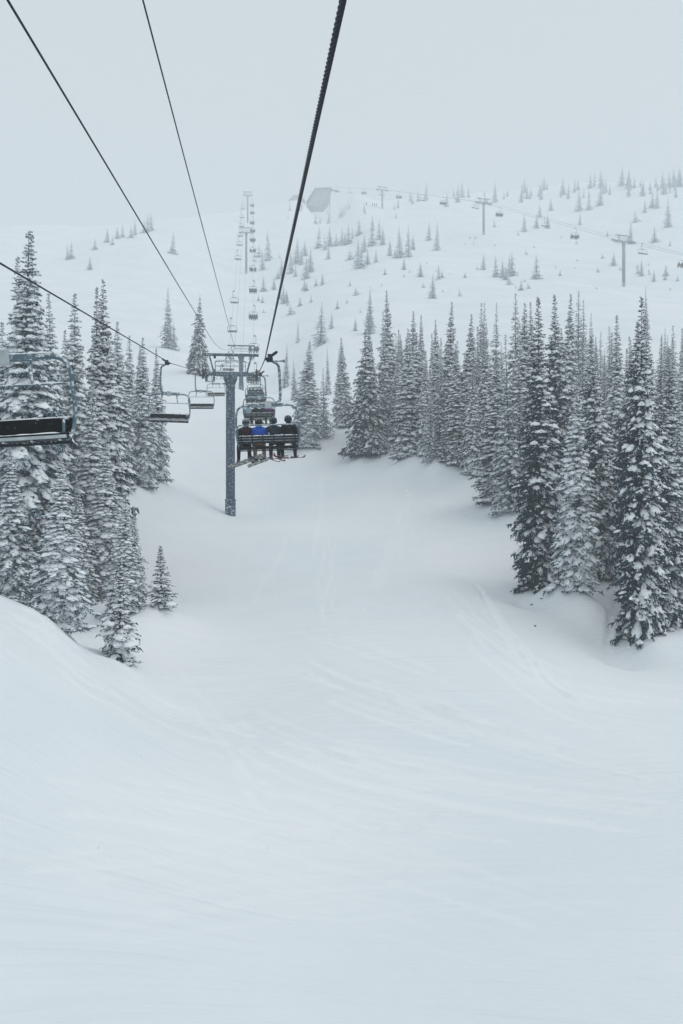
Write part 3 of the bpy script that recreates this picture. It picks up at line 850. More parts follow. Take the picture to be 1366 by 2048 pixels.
gt = np.random.default_rng(3)
def family(base, count, spread, wob, width, depth):
    for _ in range(count):
        o = gt.normal() * spread
        t0, t1 = sorted((gt.uniform(0, 0.45), gt.uniform(0.5, 1.0)))
        n_ = len(base)
        tr = []
        for u in np.linspace(t0, t1, 5):
            f = u * (n_ - 1); i = min(int(f), n_ - 2); r = f - i
            tr.append((base[i][0] * (1 - r) + base[i + 1][0] * r + gt.normal() * wob + o * 0.3, base[i][1] * (1 - r) + base[i + 1][1] * r + gt.normal() * wob * 0.35 + o))
        press(tr, width * gt.uniform(0.8, 1.3), 1.3 * depth * gt.uniform(0.3, 1.3))
family([(450, 1430), (700, 1530), (1000, 1590), (1366, 1630)], 16, 22, 5, 0.13, 0.030)
family([(560, 1300), (760, 1370), (1000, 1450), (1366, 1540)], 30, 45, 6, 0.12, 0.026)
family([(900, 1230), (1010, 1320), (1150, 1400), (1366, 1440)], 18, 30, 5, 0.13, 0.028)
family([(960, 1170), (990, 1240), (1060, 1330), (1140, 1390)], 6, 16, 5, 0.14, 0.035)
family([(20, 1230), (150, 1330), (330, 1430), (520, 1490)], 22, 26, 5, 0.12, 0.028)
family([(0, 1740), (200, 1725), (480, 1700)], 6, 20, 4, 0.09, 0.020)
family([(380, 1420), (520, 1560), (760, 1640), (1100, 1690)], 12, 50, 6, 0.11, 0.022)
family([(650, 1250), (640, 1150), (660, 1060), (655, 980)], 8, 50, 4, 0.14, 0.014)
family([(760, 1240), (800, 1120), (830, 1050), (790, 970)], 8, 40, 4, 0.14, 0.014)
family([(480, 1260), (500, 1160), (560, 1060), (580, 950)], 5, 30, 4, 0.14, 0.012)
family([(200, 1900), (600, 1830), (1000, 1800), (1366, 1790)], 14, 70, 6, 0.09, 0.014)
family([(100, 1600), (400, 1640), (800, 1740), (1300, 1900)], 14, 60, 6, 0.10, 0.016)
family([(1215, 1330), (1222, 1250), (1236, 1190)], 4, 8, 3, 0.13, 0.045)
family([(880, 945), (960, 975), (1000, 1000)], 4, 10, 2, 0.18, 0.04)

def ground_mesh():
    me = bpy.data.meshes.new('snow_slope')
    ny, nx = GX.shape
    co = np.stack([GX, GY, GZ], -1).reshape(-1, 3).astype(np.float32)
    a = (np.arange(ny - 1)[:, None] * nx + np.arange(nx - 1)[None]).reshape(-1)
    q = np.stack([a, a + 1, a + nx + 1, a + nx], 1).astype(np.int32)
    me.vertices.add(len(co)); me.vertices.foreach_set('co', co.reshape(-1))
    me.loops.add(q.size); me.loops.foreach_set('vertex_index', q.reshape(-1))
    me.polygons.add(len(q)); me.polygons.foreach_set('loop_start', (np.arange(len(q)) * 4).astype(np.int32))
    me.polygons.foreach_set('use_smooth', np.full(len(q), True))
    me.materials.append(M['ground'])
    me.update(calc_edges=True)
    at_ = me.attributes.new('track', 'FLOAT', 'POINT')
    at_.data.foreach_set('value', TRACK.reshape(-1).astype(np.float32))
    return me
tag(obj('snow_slope', ground_mesh()), "groomed white snow slope with faint ski tracks rising into fog", kind='structure')

# ------------------------------------------------------------------ firs as objects
_px = np.array([p[1] for p in PLANTED]); _py = np.array([p[2] for p in PLANTED])
_pz = height(_px, _py)
for (kind, x, y, ztop, girth, label, group), z0 in zip(PLANTED, _pz):
    tr, cr, sn_, H0 = FIRS[kind]
    hgt = max(ztop - float(z0), 0.8)
    s = hgt / H0
    near = y < 160
    name = 'sapling' if kind == 'shrub' else 'fir_tree'
    rz = gfor.uniform(-0.5, 0.5)
    o = thing(name, label, 'sapling' if kind == 'shrub' else 'tree', (x, y, float(z0) - 0.12 * min(1, s)), (0, 0, rz), group)
    lean = gfor.normal(0, 0.018, 2)
    o.rotation_euler = (lean[0], lean[1], rz)
    g_ = girth * gfor.uniform(0.92, 1.1) * (s ** 0.85 if s < 1 else s ** 0.9)
    o.scale = (g_, g_ * gfor.uniform(0.95, 1.05), s)
    c = obj('crown', cr, o)
    obj('snow', sn_, c)['kind'] = 'stuff'
    obj('trunk', tr, o)

# ------------------------------------------------------------------ haze
_hz = MB()
_lo, _hi = float(GZ.min()) - 1.0, 262.0
_hz.box((0, (GY.min() + GY.max()) / 2, (_lo + _hi) / 2), (2 * gx.max() + 4, GY.max() - GY.min() + 4, _hi - _lo))
hm = bpy.data.materials.new('haze_air')
hm.use_nodes = True
hm.node_tree.nodes.clear()
ho = hm.node_tree.nodes.new('ShaderNodeOutputMaterial')
hv = hm.node_tree.nodes.new('ShaderNodeVolumePrincipled')
hv.inputs['Color'].default_value = (0.915, 0.968, 1.0, 1)
hv.inputs['Density'].default_value = 0.0014
hv.inputs['Anisotropy'].default_value = 0.1
hm.node_tree.links.new(hv.outputs['Volume'], ho.inputs['Volume'])
tag(obj('haze', _hz.mesh('haze', hm)), "pale snow fog filling the whole valley air", kind='stuff')

# ------------------------------------------------------------------ the lift line: geometry
LX = -0.1058                                     # the line drifts to the left as it runs up the hill
LIFT_RZ = math.atan2(-LX, 1.0)
LAT_UP, LAT_DOWN = 0.52, -4.66
def lift(d, lat, z): return Vector((lat + LX * d, d, z))
UPHILL = [(-20, 0.32), (0, 2.4), (32, 5.74), (64, 10.3), (85, 14.05), (96, 15.7), (128, 20.9), (160, 27.9), (176, 32.7), (192, 39.6), (224, 54.2), (256, 69.4), (288, 84.9), (320, 101), (356, 117.0), (384, 129.5), (416, 144), (448, 160), (480, 175.5), (500, 186), (530, 196)]
DOWNHILL = [(-20, 0.9), (14.2, 4.42), (49, 8.55), (79, 12.95), (85, 14.05)] + [(d, z + (0.3 if d not in (176, 356, 500) else 0)) for d, z in UPHILL[5:]]
def interp(nodes, d):
    for (a, za), (b, zb) in zip(nodes[:-1], nodes[1:]):
        if a <= d <= b:
            return za + (zb - za) * (d - a) / (b - a)
    return nodes[-1][1]

# ------------------------------------------------------------------ ropes and cables
def strand_rope(path, d0, d1, r, lay=0.42, per=16, lobes=6):
    """a laid steel rope: a six-lobed section that turns as it runs"""
    L = (path(d1) - path(d0)).length
    n = int(L / lay * per)
    m = lobes * 4
    V = np.zeros((n + 1, m, 3))
    for i in range(n + 1):
        d = d0 + (d1 - d0) * i / n
        p = path(d); t = (path(d + 0.05) - path(d - 0.05)).normalized()
        a = t.cross(Vector((0, 0, 1))).normalized(); b = a.cross(t)
        ph = -2 * math.pi * (i / per)
        ang = 2 * math.pi * np.arange(m) / m
        rr = r * np.array([0.52, 0.92, 1.06, 0.92])[np.arange(m) % 4]
        c, s = np.cos(ang + ph) * rr, np.sin(ang + ph) * rr
        V[i] = np.array(p)[None] + c[:, None] * np.array(a)[None] + s[:, None] * np.array(b)[None]
    i, j = np.meshgrid(np.arange(n), np.arange(m), indexing='ij')
    q = np.stack([i * m + j, i * m + (j + 1) % m, (i + 1) * m + (j + 1) % m, (i + 1) * m + j], -1).reshape(-1, 4)
    return V.reshape(-1, 3), q

def rope_object(name, lat, nodes, split, r, label, cat):
    path = lambda d: lift(d, lat, interp(nodes, d))
    v, q = strand_rope(path, nodes[0][0] + 0.2, split, r)
    mb = MB()
    ds = [split - 0.05] + [d for d, _ in nodes if d > split]
    mb.tube([path(d) for d in ds], r, n=8)
    o = len(v)
    v2 = np.array(mb.v); f2 = [tuple(i + o for i in f) for f in mb.f if len(f) == 4]
    me = np_mesh(name, np.concatenate([v, v2]), np.zeros((0, 3), int), np.concatenate([q, np.array(f2)]), M['rope'], True)
    return tag(obj(name, me), label, cat)
rope_object('haul_rope', LAT_UP, UPHILL, 60, 0.0215, "thick twisted steel haul rope overhead carrying the occupied chairs uphill", 'rope')
rope_object('haul_rope', LAT_DOWN, DOWNHILL, 50, 0.0205, "descending haul rope on the left from which the empty chairs hang", 'rope')
for lat, nodes, r, lb in ((-3.26, [(-15, 3.5), (11.4, 6.85), (48, 11.4), (85, 16.42), (130, 24.9), (176, 35.8), (356, 120), (500, 189)], 0.019, "dark overhead cable slanting in from the photo's top left corner to the tower"),
                          (-1.61, [(-15, 4.6), (12.6, 7.6), (48, 11.85), (85, 16.5), (130, 25.0), (176, 35.8), (356, 120), (500, 189)], 0.014, "thin overhead cable between the corner cable and the thick haul rope")):
    mb = MB()
    mb.tube(curve_pts([lift(d, lat, z) for d, z in nodes], 4), r, n=7)
    tag(obj('overhead_cable', mb.mesh('overhead_cable', M['cable'], smooth=True)), lb, 'cable')

# ------------------------------------------------------------------ lift towers
def make_tower(h, gauge=5.18, slope=0.2, pole_r=0.45, wheels=8, rime=False):
    """tower parts, origin at the foot, x across the line, y uphill, rope at height h"""
    g2 = gauge / 2
    MP, MS, MD = (M['pole_rime_haze'], M['steel_rime_haze'], M['dark_rime_haze']) if rime else (M['pole'], M['steel'], M['darksteel'])  # the rime set also carries distance haze in its paler colours
    za = h - 0.10          # top of the cross arm
    T = []
    mb = MB(); mb.lathe([(pole_r, -1.5), (pole_r, h - 1.75), (pole_r, h - 1.2)], n=20)
    pole = mb.mesh('pole', MP, smooth=True)
    mb = MB(); mb.lathe([(pole_r + 0.07, -1.5), (pole_r + 0.07, 1.42), (pole_r + 0.12, 1.44), (pole_r + 0.12, 1.52), (pole_r + 0.003, 1.55)], n=20)
    sleeve = mb.mesh('base_sleeve', MP, smooth=False)
    mb = MB()
    for i in range(10):
        q = 2 * math.pi * i / 10
        mb.lathe([(0.03, 1.52), (0.03, 1.6)], (math.cos(q) * (pole_r + 0.06), math.sin(q) * (pole_r + 0.06), 0), n=6)
    bolts = mb.mesh('bolt_ring', MD)
    mb = MB()
    for s in (-1, 1): mb.tube([(s * 0.2, -pole_r - 0.22, 1.7), (s * 0.2, -pole_r - 0.22, h - 0.9)], 0.022, n=6)
    z = 2.0
    while z < h - 1.0:
        mb.tube([(-0.2, -pole_r - 0.22, z), (0.2, -pole_r - 0.22, z)], 0.014, n=5); z += 0.4
    ladder = mb.mesh('ladder', MP)
    mb = MB(); mb.lathe([(pole_r + 0.02, h - 1.7), (pole_r + 0.02, h - 1.35), (pole_r + 0.22, h - 0.85), (pole_r + 0.25, za - 0.385)], n=20)
    head = mb.mesh('pole_head', MP)
    T.append(('pole', pole, [('base_sleeve', sleeve), ('bolt_ring', bolts), ('pole_head', head), ('ladder', ladder)]))
    mb = MB(); mb.box((0, 0, za - 0.19), (3.1, 0.55, 0.38))
    for s in (-1, 1):
        mb.box((s * (1.55 + (g2 - 1.75) / 2), 0, za - 0.21), (g2 - 1.75, 0.34, 0.3))
        for y in (-0.33, 0.33): mb.box((s * 0.75, y, za - 0.19), (0.05, 0.1, 0.36))
    T.append(('cross_arm', mb.mesh('cross_arm', MS, bevel=0.02), [('snow', snow_strip(-1.5, 1.5, 0, za, 0.5, 0.07, 14), None, {'kind': 'stuff'})]))
    # sheave trains
    wl_mb = MB(); wl_mb.lathe([(0.17, -0.055), (0.225, -0.05), (0.225, -0.035), (0.195, -0.02), (0.195, 0.02), (0.225, 0.035), (0.225, 0.05), (0.17, 0.055), (0.05, 0.07), (0.05, -0.07)][:8], n=16, axis='X')
    wheel = wl_mb.mesh('wheel', MD, smooth=False)
    span = wheels * 0.5
    for s in (-1, 1):
        x = s * g2
        mb = MB()
        for k in range(wheels // 2):          # short rockers, then long rockers, then the main beam
            y = (k + 0.5) * 1.0 - span / 2
            for xo in (-0.085, 0.085): mb.box((x + xo, y, h - 0.235 + slope * y), (0.02, 0.72, 0.12))
        for k in range(wheels // 4):
            y = (k + 0.5) * 2.0 - span / 2
            for xo in (-0.11, 0.11): mb.box((x + xo, y, h - 0.42 + slope * y), (0.025, 1.3, 0.15))
        for xo in (-0.14, 0.14): mb.box((x + xo, 0, h - 0.62), (0.03, span * 0.56, 0.2), Matrix.Rotation(math.atan(slope), 3, 'X'))
        mb.box((x - s * 0.15, 0, h - 0.42), (0.5, 0.24, 0.26))
        for y in (-span / 2 - 0.1, span / 2 + 0.1):   # rope catchers at both ends
            mb.box((x, y, h - 0.28 + slope * y), (0.16, 0.06, 1.0))
            mb.box((x + s * 0.12, y, h - 0.05 + slope * y), (0.10, 0.3, 0.10))
        ws = []
        for k in range(wheels):
            y = (k + 0.5) * 0.5 - span / 2
            ws.append((x, y, h - 0.235 + slope * y))
        T.append(('sheave_train', mb.mesh('sheave_train', MD, bevel=0.01), [('wheel', wheel, None, None, p) for p in ws]))
        # work platform beside the sheaves
        mb = MB()
        xi, xo = s * 1.62, s * (g2 - 0.22)
        for k in range(5):
            y = -span / 2 + k * span / 4
            zz = slope * y
            mb.tube(arc_path([(xi, y, za + 0.05 + zz), (xi, y, za - 0.95 + zz), (xo, y, za - 0.95 + zz), (xo, y, za - 0.2 + zz)], 0.18, 3), 0.03, n=6)
        for xx in (xi, xo, (xi + xo) / 2):
            mb.tube([(xx, -span / 2, za - 0.95 - slope * span / 2), (xx, span / 2, za - 0.95 + slope * span / 2)], 0.03, n=6)
        for zz in (0.02, -0.42):
            mb.tube([(xi, -span / 2, za + zz - slope * span / 2), (xi, span / 2, za + zz + slope * span / 2)], 0.025, n=6)
        mb.box(((xi + xo) / 2, 0, za - 0.93), (abs(xo - xi) * 0.85, span, 0.03), Matrix.Rotation(math.atan(slope), 3, 'X'))
        T.append(('work_platform', mb.mesh('work_platform', MS), None))
    # railing over the arm
    mb = MB()
    for y in (-0.32, 0.32):
        mb.tube(arc_path([(-1.5, y, za), (-1.5, y, za + 1.12), (1.5, y, za + 1.12), (1.5, y, za)], 0.25, 4), 0.026, n=6)
        mb.tube([(-1.5, y, za + 0.6), (1.5, y, za + 0.6)], 0.02, n=6)
        mb.tube([(0.02, y, za), (0.02, y, za + 1.12)], 0.022, n=6)
    T.append(('railing', mb.mesh('railing', MS, smooth=True), None))
    # lifting frame
    mb = MB()
    zt = za + 1.72
    for y in (-0.22, 0.22):
        mb.box((0, y, zt), (g2 * 2 + 0.42, 0.09, 0.2))
        for s in (-1, 1):
            a, b = Vector((s * 1.62, y, za - 0.1)), Vector((s * 2.08, y, zt - 0.1))
            c = (a + b) / 2; dv = b - a
            mb.box(c, (0.16, 0.12, dv.length), Matrix.Rotation(math.atan2(dv.x, dv.z), 3, 'Y'))
    for x in (-g2 + 0.1, g2 - 0.1): mb.box((x, 0, zt + 0.013), (0.1, 0.34, 0.14))
    frame = mb.mesh('lifting_frame', MS, bevel=0.012)
    kids = [('snow', snow_strip(-g2, g2, 0, zt + 0.1, 0.5, 0.06, 16), None, {'kind': 'stuff'})]
    mb = MB(); mb.box((-1.55, 0, zt - 0.24), (0.24, 0.2, 0.26)); mb.tube([(-1.55, 0, zt), (-1.55, 0, zt - 0.14)], 0.03, n=6)
    kids.append(('junction_box', mb.mesh('junction_box', MD)))
    for xs in (-0.42, -0.05, 0.28):
        mb = MB(); mb.tube(arc_path([(xs, 0, zt - 0.05), (xs, 0, zt - 0.38), (xs + 0.1, 0, zt - 0.38)], 0.06, 3), 0.035, n=6)
        kids.append(('cable_hook', mb.mesh('cable_hook', MD)))
    mb = MB(); mb.tube(curve_pts([(-0.42, 0, zt - 0.36), (-0.7, 0, zt - 0.62), (-1.2, 0.05, zt - 0.72), (-1.5, 0.1, zt - 0.65)], 5), 0.018, n=5)
    mb.tube(curve_pts([(0.28, 0, zt - 0.36), (0.5, 0, zt - 0.66), (0.9, 0.05, zt - 0.74), (1.3, 0.1, zt - 0.62), (1.9, 0.1, zt - 0.8)], 5), 0.018, n=5)
    kids.append(('slack_wire', mb.mesh('slack_wire', M['cable'])))
    T.append(('lifting_frame', frame, kids))
    return T

_strip_cache = {}
def snow_strip(x0, x1, y, z, wid, hgt, n, seed=0):
    """an uneven ridge of settled snow along x"""
    g = np.random.default_rng(int(abs(x0 * 100) + z * 37 + seed) % 9999)
    mb = MB()
    vs, fs = [], []
    for i in range(n + 1):
        x = x0 + (x1 - x0) * i / n
        e = 0.25 if i in (0, n) else 1.0
        h_ = hgt * e * g.uniform(0.35, 1.3); w_ = wid / 2 * g.uniform(0.75, 1.02)
        for a, b in ((-1, -0.003), (-0.6, 0.75), (0, 1), (0.6, 0.75), (1, -0.003)):
            vs.append((x, y + a * w_, z + b * h_ if b > 0 else z - 0.002))
    for i in range(n):
        for j in range(4): fs.append((i * 5 + j, i * 5 + j + 1, (i + 1) * 5 + j + 1, (i + 1) * 5 + j))
    mb.add(vs, fs)
    return mb.mesh('snow', M['snowcap'], smooth=True)

def build2(tree, parent):
    for it in tree:
        o = obj(it[0], it[1], parent)
        if len(it) > 3 and it[3]:
            for k, v in it[3].items(): o[k] = v
        if len(it) > 4 and it[4] is not None: o.location = it[4]
        if len(it) > 2 and it[2]: build2(it[2], o)

def place_tower(d, rope_z, label, slope, rime=False):
    x, y = lift(d, (LAT_UP + LAT_DOWN) / 2, 0)[:2]
    g = float(height(x, y))
    t = thing('lift_tower', label, 'lift tower', (x, y, g), (0, 0, LIFT_RZ), 'towers of the chairlift overhead')
    build2(make_tower(rope_z - 0.02 - g, slope=slope, rime=rime), t)
place_tower(85, 14.05, "nearest snow-crusted tube tower of the chairlift, crossbar above the occupied chair", 0.17)
place_tower(176, 32.7, "second tower up the chairlift, its top showing over the nearest tower's frame", 0.3)
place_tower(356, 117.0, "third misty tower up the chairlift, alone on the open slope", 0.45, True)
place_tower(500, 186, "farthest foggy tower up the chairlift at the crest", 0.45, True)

# ------------------------------------------------------------------ chairs (origin on the rope, riders look along +y)
def make_chair(raised, hw=1.18):
    """parts of one chair; raised: restraint bar up (empty) or down with foot rests"""
    Tn = []
    yb = -0.16
    mb = MB()
    for s in (-1, 1):
        pts = [(0, yb, -1.76), (s * (hw - 0.05), yb, -1.76), (s * (hw + 0.01), yb - 0.02, -2.75), (s * (hw - 0.07), yb + 0.02, -3.24), (s * (hw - 0.14), yb + 0.40, -3.36)]
        mb.tube(arc_path(pts, 0.36, 6), 0.040, n=8)
    frame = mb.mesh('bail_frame', M['galv'], smooth=True)
    mb = MB(); mb.box((0, yb, -1.755), (1.15, 0.10, 0.13)); mb.tube([(-0.6, yb, -1.655), (0.6, yb, -1.655)], 0.018, n=6)
    beam = mb.mesh('cross_beam', M['galv'], bevel=0.01)
    kids = [('cross_beam', beam), ('snow', snow_strip(-hw + 0.35, hw - 0.35, yb, -1.69, 0.1, 0.045, 18, 3), None, {'kind': 'stuff'})]
    Tn.append(('bail_frame', frame, kids))
    mb = MB(); mb.box((0.04, yb - 0.02, -1.74), (0.24, 0.2, 0.26))
    Tn.append(('number_plate', mb.mesh('number_plate', M['grey'], bevel=0.015), None))
    mb = MB(); mb.tube(arc_path([(0.1, yb, -1.70), (0.50, yb + 0.02, -1.66), (0.53, -0.02, -0.9), (0.50, 0, -0.22), (0.24, 0, -0.08)], 0.34, 6), 0.055, n=8)
    Tn.append(('hanger', mb.mesh('hanger', M['galv'], smooth=True), None))
    mb = MB(); mb.box((0.17, 0, -0.035), (0.24, 0.26, 0.15)); mb.box((0.03, 0, 0.0), (0.10, 0.2, 0.09)); mb.box((0.16, -0.02, 0.09), (0.13, 0.16, 0.16))
    grip = mb.mesh('grip', M['darksteel'], bevel=0.015)
    mb = MB(); mb.tube([(0.20, -0.02, 0.08), (0.42, -0.10, 0.22), (0.47, -0.12, 0.25)], [0.055, 0.06, 0.03], n=8)
    spring = mb.mesh('grip_spring', M['darksteel'], smooth=True)
    mb = MB(); mb.tube([(0.2, 0, -0.09), (0.74, 0, -0.09)], 0.028, n=7); mb.lathe([(0.055, 0.66), (0.06, 0.70), (0.055, 0.76)], (0, 0, -0.09), n=10, axis='X')
    roller = mb.mesh('guide_roller', M['galv'])
    Tn.append(('grip', grip, [('grip_spring', spring), ('guide_roller', roller)]))
    # seat
    w = 2 * hw - 0.16
    mb = MB(); mb.box((0, 0.14, -3.30), (w, 0.50, 0.085), Matrix.Rotation(math.radians(6), 3, 'X'))
    seat = mb.mesh('seat', M['black'], bevel=0.02)
    mb = MB(); mb.tube([(-w / 2, 0.41, -3.305), (w / 2, 0.41, -3.305)], 0.032, n=8)
    for k in range(5): mb.box((-w / 2 + 0.12 + k * (w - 0.24) / 4, 0.16, -3.365), (0.04, 0.5, 0.03))
    edge = mb.mesh('seat_edge', M['grey'], smooth=False)
    mb = MB(); mb.tube([(-w / 2 - 0.02, 0.36, -3.40), (w / 2 + 0.02, 0.36, -3.40)], 0.022, n=6); mb.tube([(-w / 2 - 0.02, -0.08, -3.38), (w / 2 + 0.02, -0.08, -3.38)], 0.022, n=6)
    rail = mb.mesh('seat_rail', M['darksteel'], smooth=True)
    Tn.append(('seat', seat, [('seat_edge', edge), ('seat_rail', rail), ('snow', snow_strip(-w / 2 + 0.1, w / 2 - 0.1, 0.405, -3.245, 0.07, 0.02, 20, 5), None, {'kind': 'stuff'})] if raised else [('seat_edge', edge), ('seat_rail', rail)]))
    mb = MB(); mb.box((0, -0.14, -3.04), (w, 0.05, 0.27), Matrix.Rotation(math.radians(10), 3, 'X'))
    back = mb.mesh('backrest', M['black'], bevel=0.015)
    kids = []
    for k, z in enumerate((-2.94, -3.035, -3.13)):
        mb = MB(); mb.box((0, -0.185 - 0.0 + (2 - k) * -0.015, z), (w + 0.02, 0.04, 0.085)); kids.append(('slat', mb.mesh('slat', M['darksteel'], bevel=0.008), [('snow', snow_strip(-w / 2, w / 2, -0.185 - (2 - k) * 0.015, z + 0.0425, 0.05, 0.028, 26, k), None, {'kind': 'stuff'})]))
    mb = MB()
    for k in range(6): mb.box((-w / 2 + 0.1 + k * (w - 0.2) / 5, -0.225, -3.05), (0.045, 0.025, 0.42))
    kids.append(('strap', mb.mesh('strap', M['darksteel'])))
    mb = MB(); mb.tube(arc_path([(-w / 2, -0.2, -2.935), (w / 2, -0.2, -2.935)], 0.05), 0.012, n=6); kids.append(('top_rail', mb.mesh('top_rail', M['darksteel'], smooth=True)))
    Tn.append(('backrest', back, kids))
    for s in (-1, 1):
        mb = MB(); mb.tube(arc_path([(s * (w / 2 - 0.05), -0.12, -2.93), (s * (w / 2 - 0.05), 0.28, -2.98), (s * (w / 2 - 0.05), 0.36, -3.27)], 0.12, 4), 0.026, n=7)
        Tn.append(('armrest', mb.mesh('armrest', M['galv'], smooth=True), None))
    mb = MB()
    if raised:
        mb.tube([(-hw + 0.04, 0.10, -2.31), (hw - 0.04, 0.10, -2.31)], 0.02, n=7)
        for s in (-1, 1):
            mb.tube(curve_pts([(s * 0.40, yb, -1.66), (s * 0.43, yb + 0.02, -1.95), (s * 0.50, 0.10, -2.31)], 4), [0.042] * 5 + [0.036] * 3 + [0.03], n=7)
        rb = mb.mesh('restraint_bar', M['galv'], smooth=True)
        Tn.append(('restraint_bar', rb, [('snow', snow_strip(-hw + 0.1, hw - 0.1, 0.10, -2.295, 0.035, 0.02, 26, 9), None, {'kind': 'stuff'})]))
    else:
        mb.tube(arc_path([(-hw + 0.06, -0.10, -2.88), (-hw + 0.06, -0.26, -2.50), (hw - 0.06, -0.26, -2.50), (hw - 0.06, -0.10, -2.88)], 0.10, 4), 0.026, n=7)
        mb.tube(arc_path([(-hw + 0.06, -0.10, -2.88), (-hw + 0.1, 0.5, -2.95), (hw - 0.1, 0.5, -2.95), (hw - 0.06, -0.10, -2.88)], 0.12, 4), 0.022, n=7)
        rb = mb.mesh('restraint_bar', M['galv'], smooth=True)
        fr = MB()
        for x in (-0.54, 0.5):
            fr.tube([(x, 0.5, -2.95), (x, 0.60, -3.30), (x, 0.52, -3.62)], 0.02, n=6)
            fr.tube([(x - 0.26, 0.52, -3.62), (x + 0.26, 0.52, -3.62)], 0.024, n=6)
        Tn.append(('restraint_bar', rb, [('foot_rest', fr.mesh('foot_rest', M['galv'], smooth=True))]))
    return Tn
CHAIR_FULL, CHAIR_EMPTY = make_chair(False), make_chair(True)
SIX_FULL, SIX_EMPTY = make_chair(False, 1.75), make_chair(True, 1.75)

def place_chair(parts, loc, rz, roll, label, group, pitch=0.0):
    t = thing('chairlift_chair', label, 'chairlift chair', loc, (pitch, roll, rz), group)
    build2(parts, t)
    return t

# ------------------------------------------------------------------ people
def skinned(verts, edges, name, mats, subdiv=1):
    """verts: (x,y,z,rx,ry); edges: (a,b,material index) -> one continuous skin"""
    me = bpy.data.meshes.new('skeleton')
    me.from_pydata([v[:3] for v in verts], [e[:2] for e in edges], [])
    o = bpy.data.objects.new('skeleton', me)
    COL.objects.link(o)
    sk = o.modifiers.new('skin', 'SKIN')
    sk.use_smooth_shade = True
    o.modifiers.new('subdivision', 'SUBSURF').levels = subdiv
    for i, v in enumerate(verts):
        me.skin_vertices[0].data[i].radius = (v[3], v[4] if len(v) > 4 else v[3])
        me.skin_vertices[0].data[i].use_root = (i == 0)
    dg = bpy.context.evaluated_depsgraph_get()
    out = bpy.data.meshes.new_from_object(o.evaluated_get(dg))
    bpy.data.objects.remove(o); bpy.data.meshes.remove(me)
    out.name = name
    out.materials.clear()
    for m_ in mats: out.materials.append(m_)
    pts = np.array([v[:3] for v in verts]); E = np.array([e[:2] for e in edges]); EM = np.array([e[2] for e in edges])
    A, B = pts[E[:, 0]], pts[E[:, 1]]
    idx = []
    for p in out.polygons:
        c = np.array(p.center)
        t = np.clip(((c - A) * (B - A)).sum(1) / ((B - A) ** 2).sum(1), 0, 1)
        idx.append(int(EM[np.linalg.norm(A + (B - A) * t[:, None] - c, axis=1).argmin()]))
    out.polygons.foreach_set('material_index', idx)
    out.polygons.foreach_set('use_smooth', [True] * len(idx))
    return out

CL = {}
def cloth(name, c, c2=None):
    CL[name] = frosted(name, c, 0.26, 26.0, rough=0.85, width=0.05)
    return CL[name]
for nm, c in (('black_cloth', (0.008, 0.009, 0.011)), ('charcoal_cloth', (0.022, 0.028, 0.033)), ('blue_cloth', (0.012, 0.085, 0.42)), ('plum_cloth', (0.028, 0.012, 0.022)), ('slate_cloth', (0.018, 0.034, 0.045)),
              ('tan_cloth', (0.36, 0.23, 0.085)), ('navy_cloth', (0.012, 0.024, 0.05)), ('teal_cloth', (0.02, 0.14, 0.16)), ('purple_cloth', (0.10, 0.03, 0.13)), ('pink_cloth', (0.45, 0.10, 0.13)), ('pale_cloth', (0.30, 0.42, 0.46)), ('red_boot', (0.28, 0.02, 0.04))):
    cloth(nm, c)
M['skin'] = mat('skin', (0.45, 0.27, 0.20), 0.6)
M['helmet'] = frosted('helmet_shell', (0.05, 0.06, 0.065), 0.36, 18.0, rough=0.4)
M['helmet_blue'] = frosted('helmet_blue', (0.012, 0.03, 0.065), 0.30, 18.0, rough=0.4)
M['helmet_black'] = frosted('helmet_black', (0.008, 0.008, 0.01), 0.32, 18.0, rough=0.4)

def seated_body(name, lean=0.0, turn=0.0, head_turn=0.0, spread=0.14, hang=0.0, hands=0.30, bulk=1.0):
    v = [(0, 0.0, 0.13, 0.17, 0.14), (0, -0.03, 0.30, 0.165 * bulk, 0.135 * bulk), (lean * 0.5, -0.02, 0.46, 0.19 * bulk, 0.14 * bulk), (lean, 0.0, 0.585, 0.155 * bulk, 0.12), (lean, 0.03, 0.675, 0.07), (lean + head_turn * 0.05, 0.05, 0.77, 0.095, 0.105), (lean + head_turn * 0.05, 0.05, 0.875, 0.07, 0.08)]
    e = [(0, 1, 0), (1, 2, 0), (2, 3, 0), (3, 4, 0), (4, 5, 0), (5, 6, 3)]
    for s in (-1, 1):
        b = len(v)
        v += [(lean + s * 0.19, -0.005, 0.565, 0.085 * bulk), (lean * 0.6 + s * 0.285, 0.03, 0.33, 0.066 * bulk), (s * 0.21, hands, 0.27, 0.05), (s * 0.17, hands + 0.09, 0.29, 0.042), (s * 0.15, hands + 0.165, 0.29, 0.028), (s * 0.13, hands + 0.08, 0.33, 0.02)]
        e += [(3, b, 0), (b, b + 1, 0), (b + 1, b + 2, 0), (b + 2, b + 3, 4), (b + 3, b + 4, 4), (b + 2, b + 5, 4)]
        b = len(v)
        v += [(s * 0.10, 0.10, 0.115, 0.115), (s * spread, 0.47, 0.125, 0.088), (s * (spread + 0.01), 0.53 + hang * 0.3, -0.08, 0.078), (s * (spread + 0.015), 0.51 + hang, -0.30, 0.068), (s * (spread + 0.015), 0.50 + hang, -0.41, 0.062, 0.07), (s * (spread + 0.03), 0.64 + hang, -0.435, 0.05, 0.04)]
        e += [(0, b, 1), (b, b + 1, 1), (b + 1, b + 2, 1), (b + 2, b + 3, 1), (b + 3, b + 4, 2), (b + 4, b + 5, 2)]
    return skinned(v, e, name, [CL['black_cloth'], CL['black_cloth'], CL['black_cloth'], M['skin'], CL['black_cloth']])

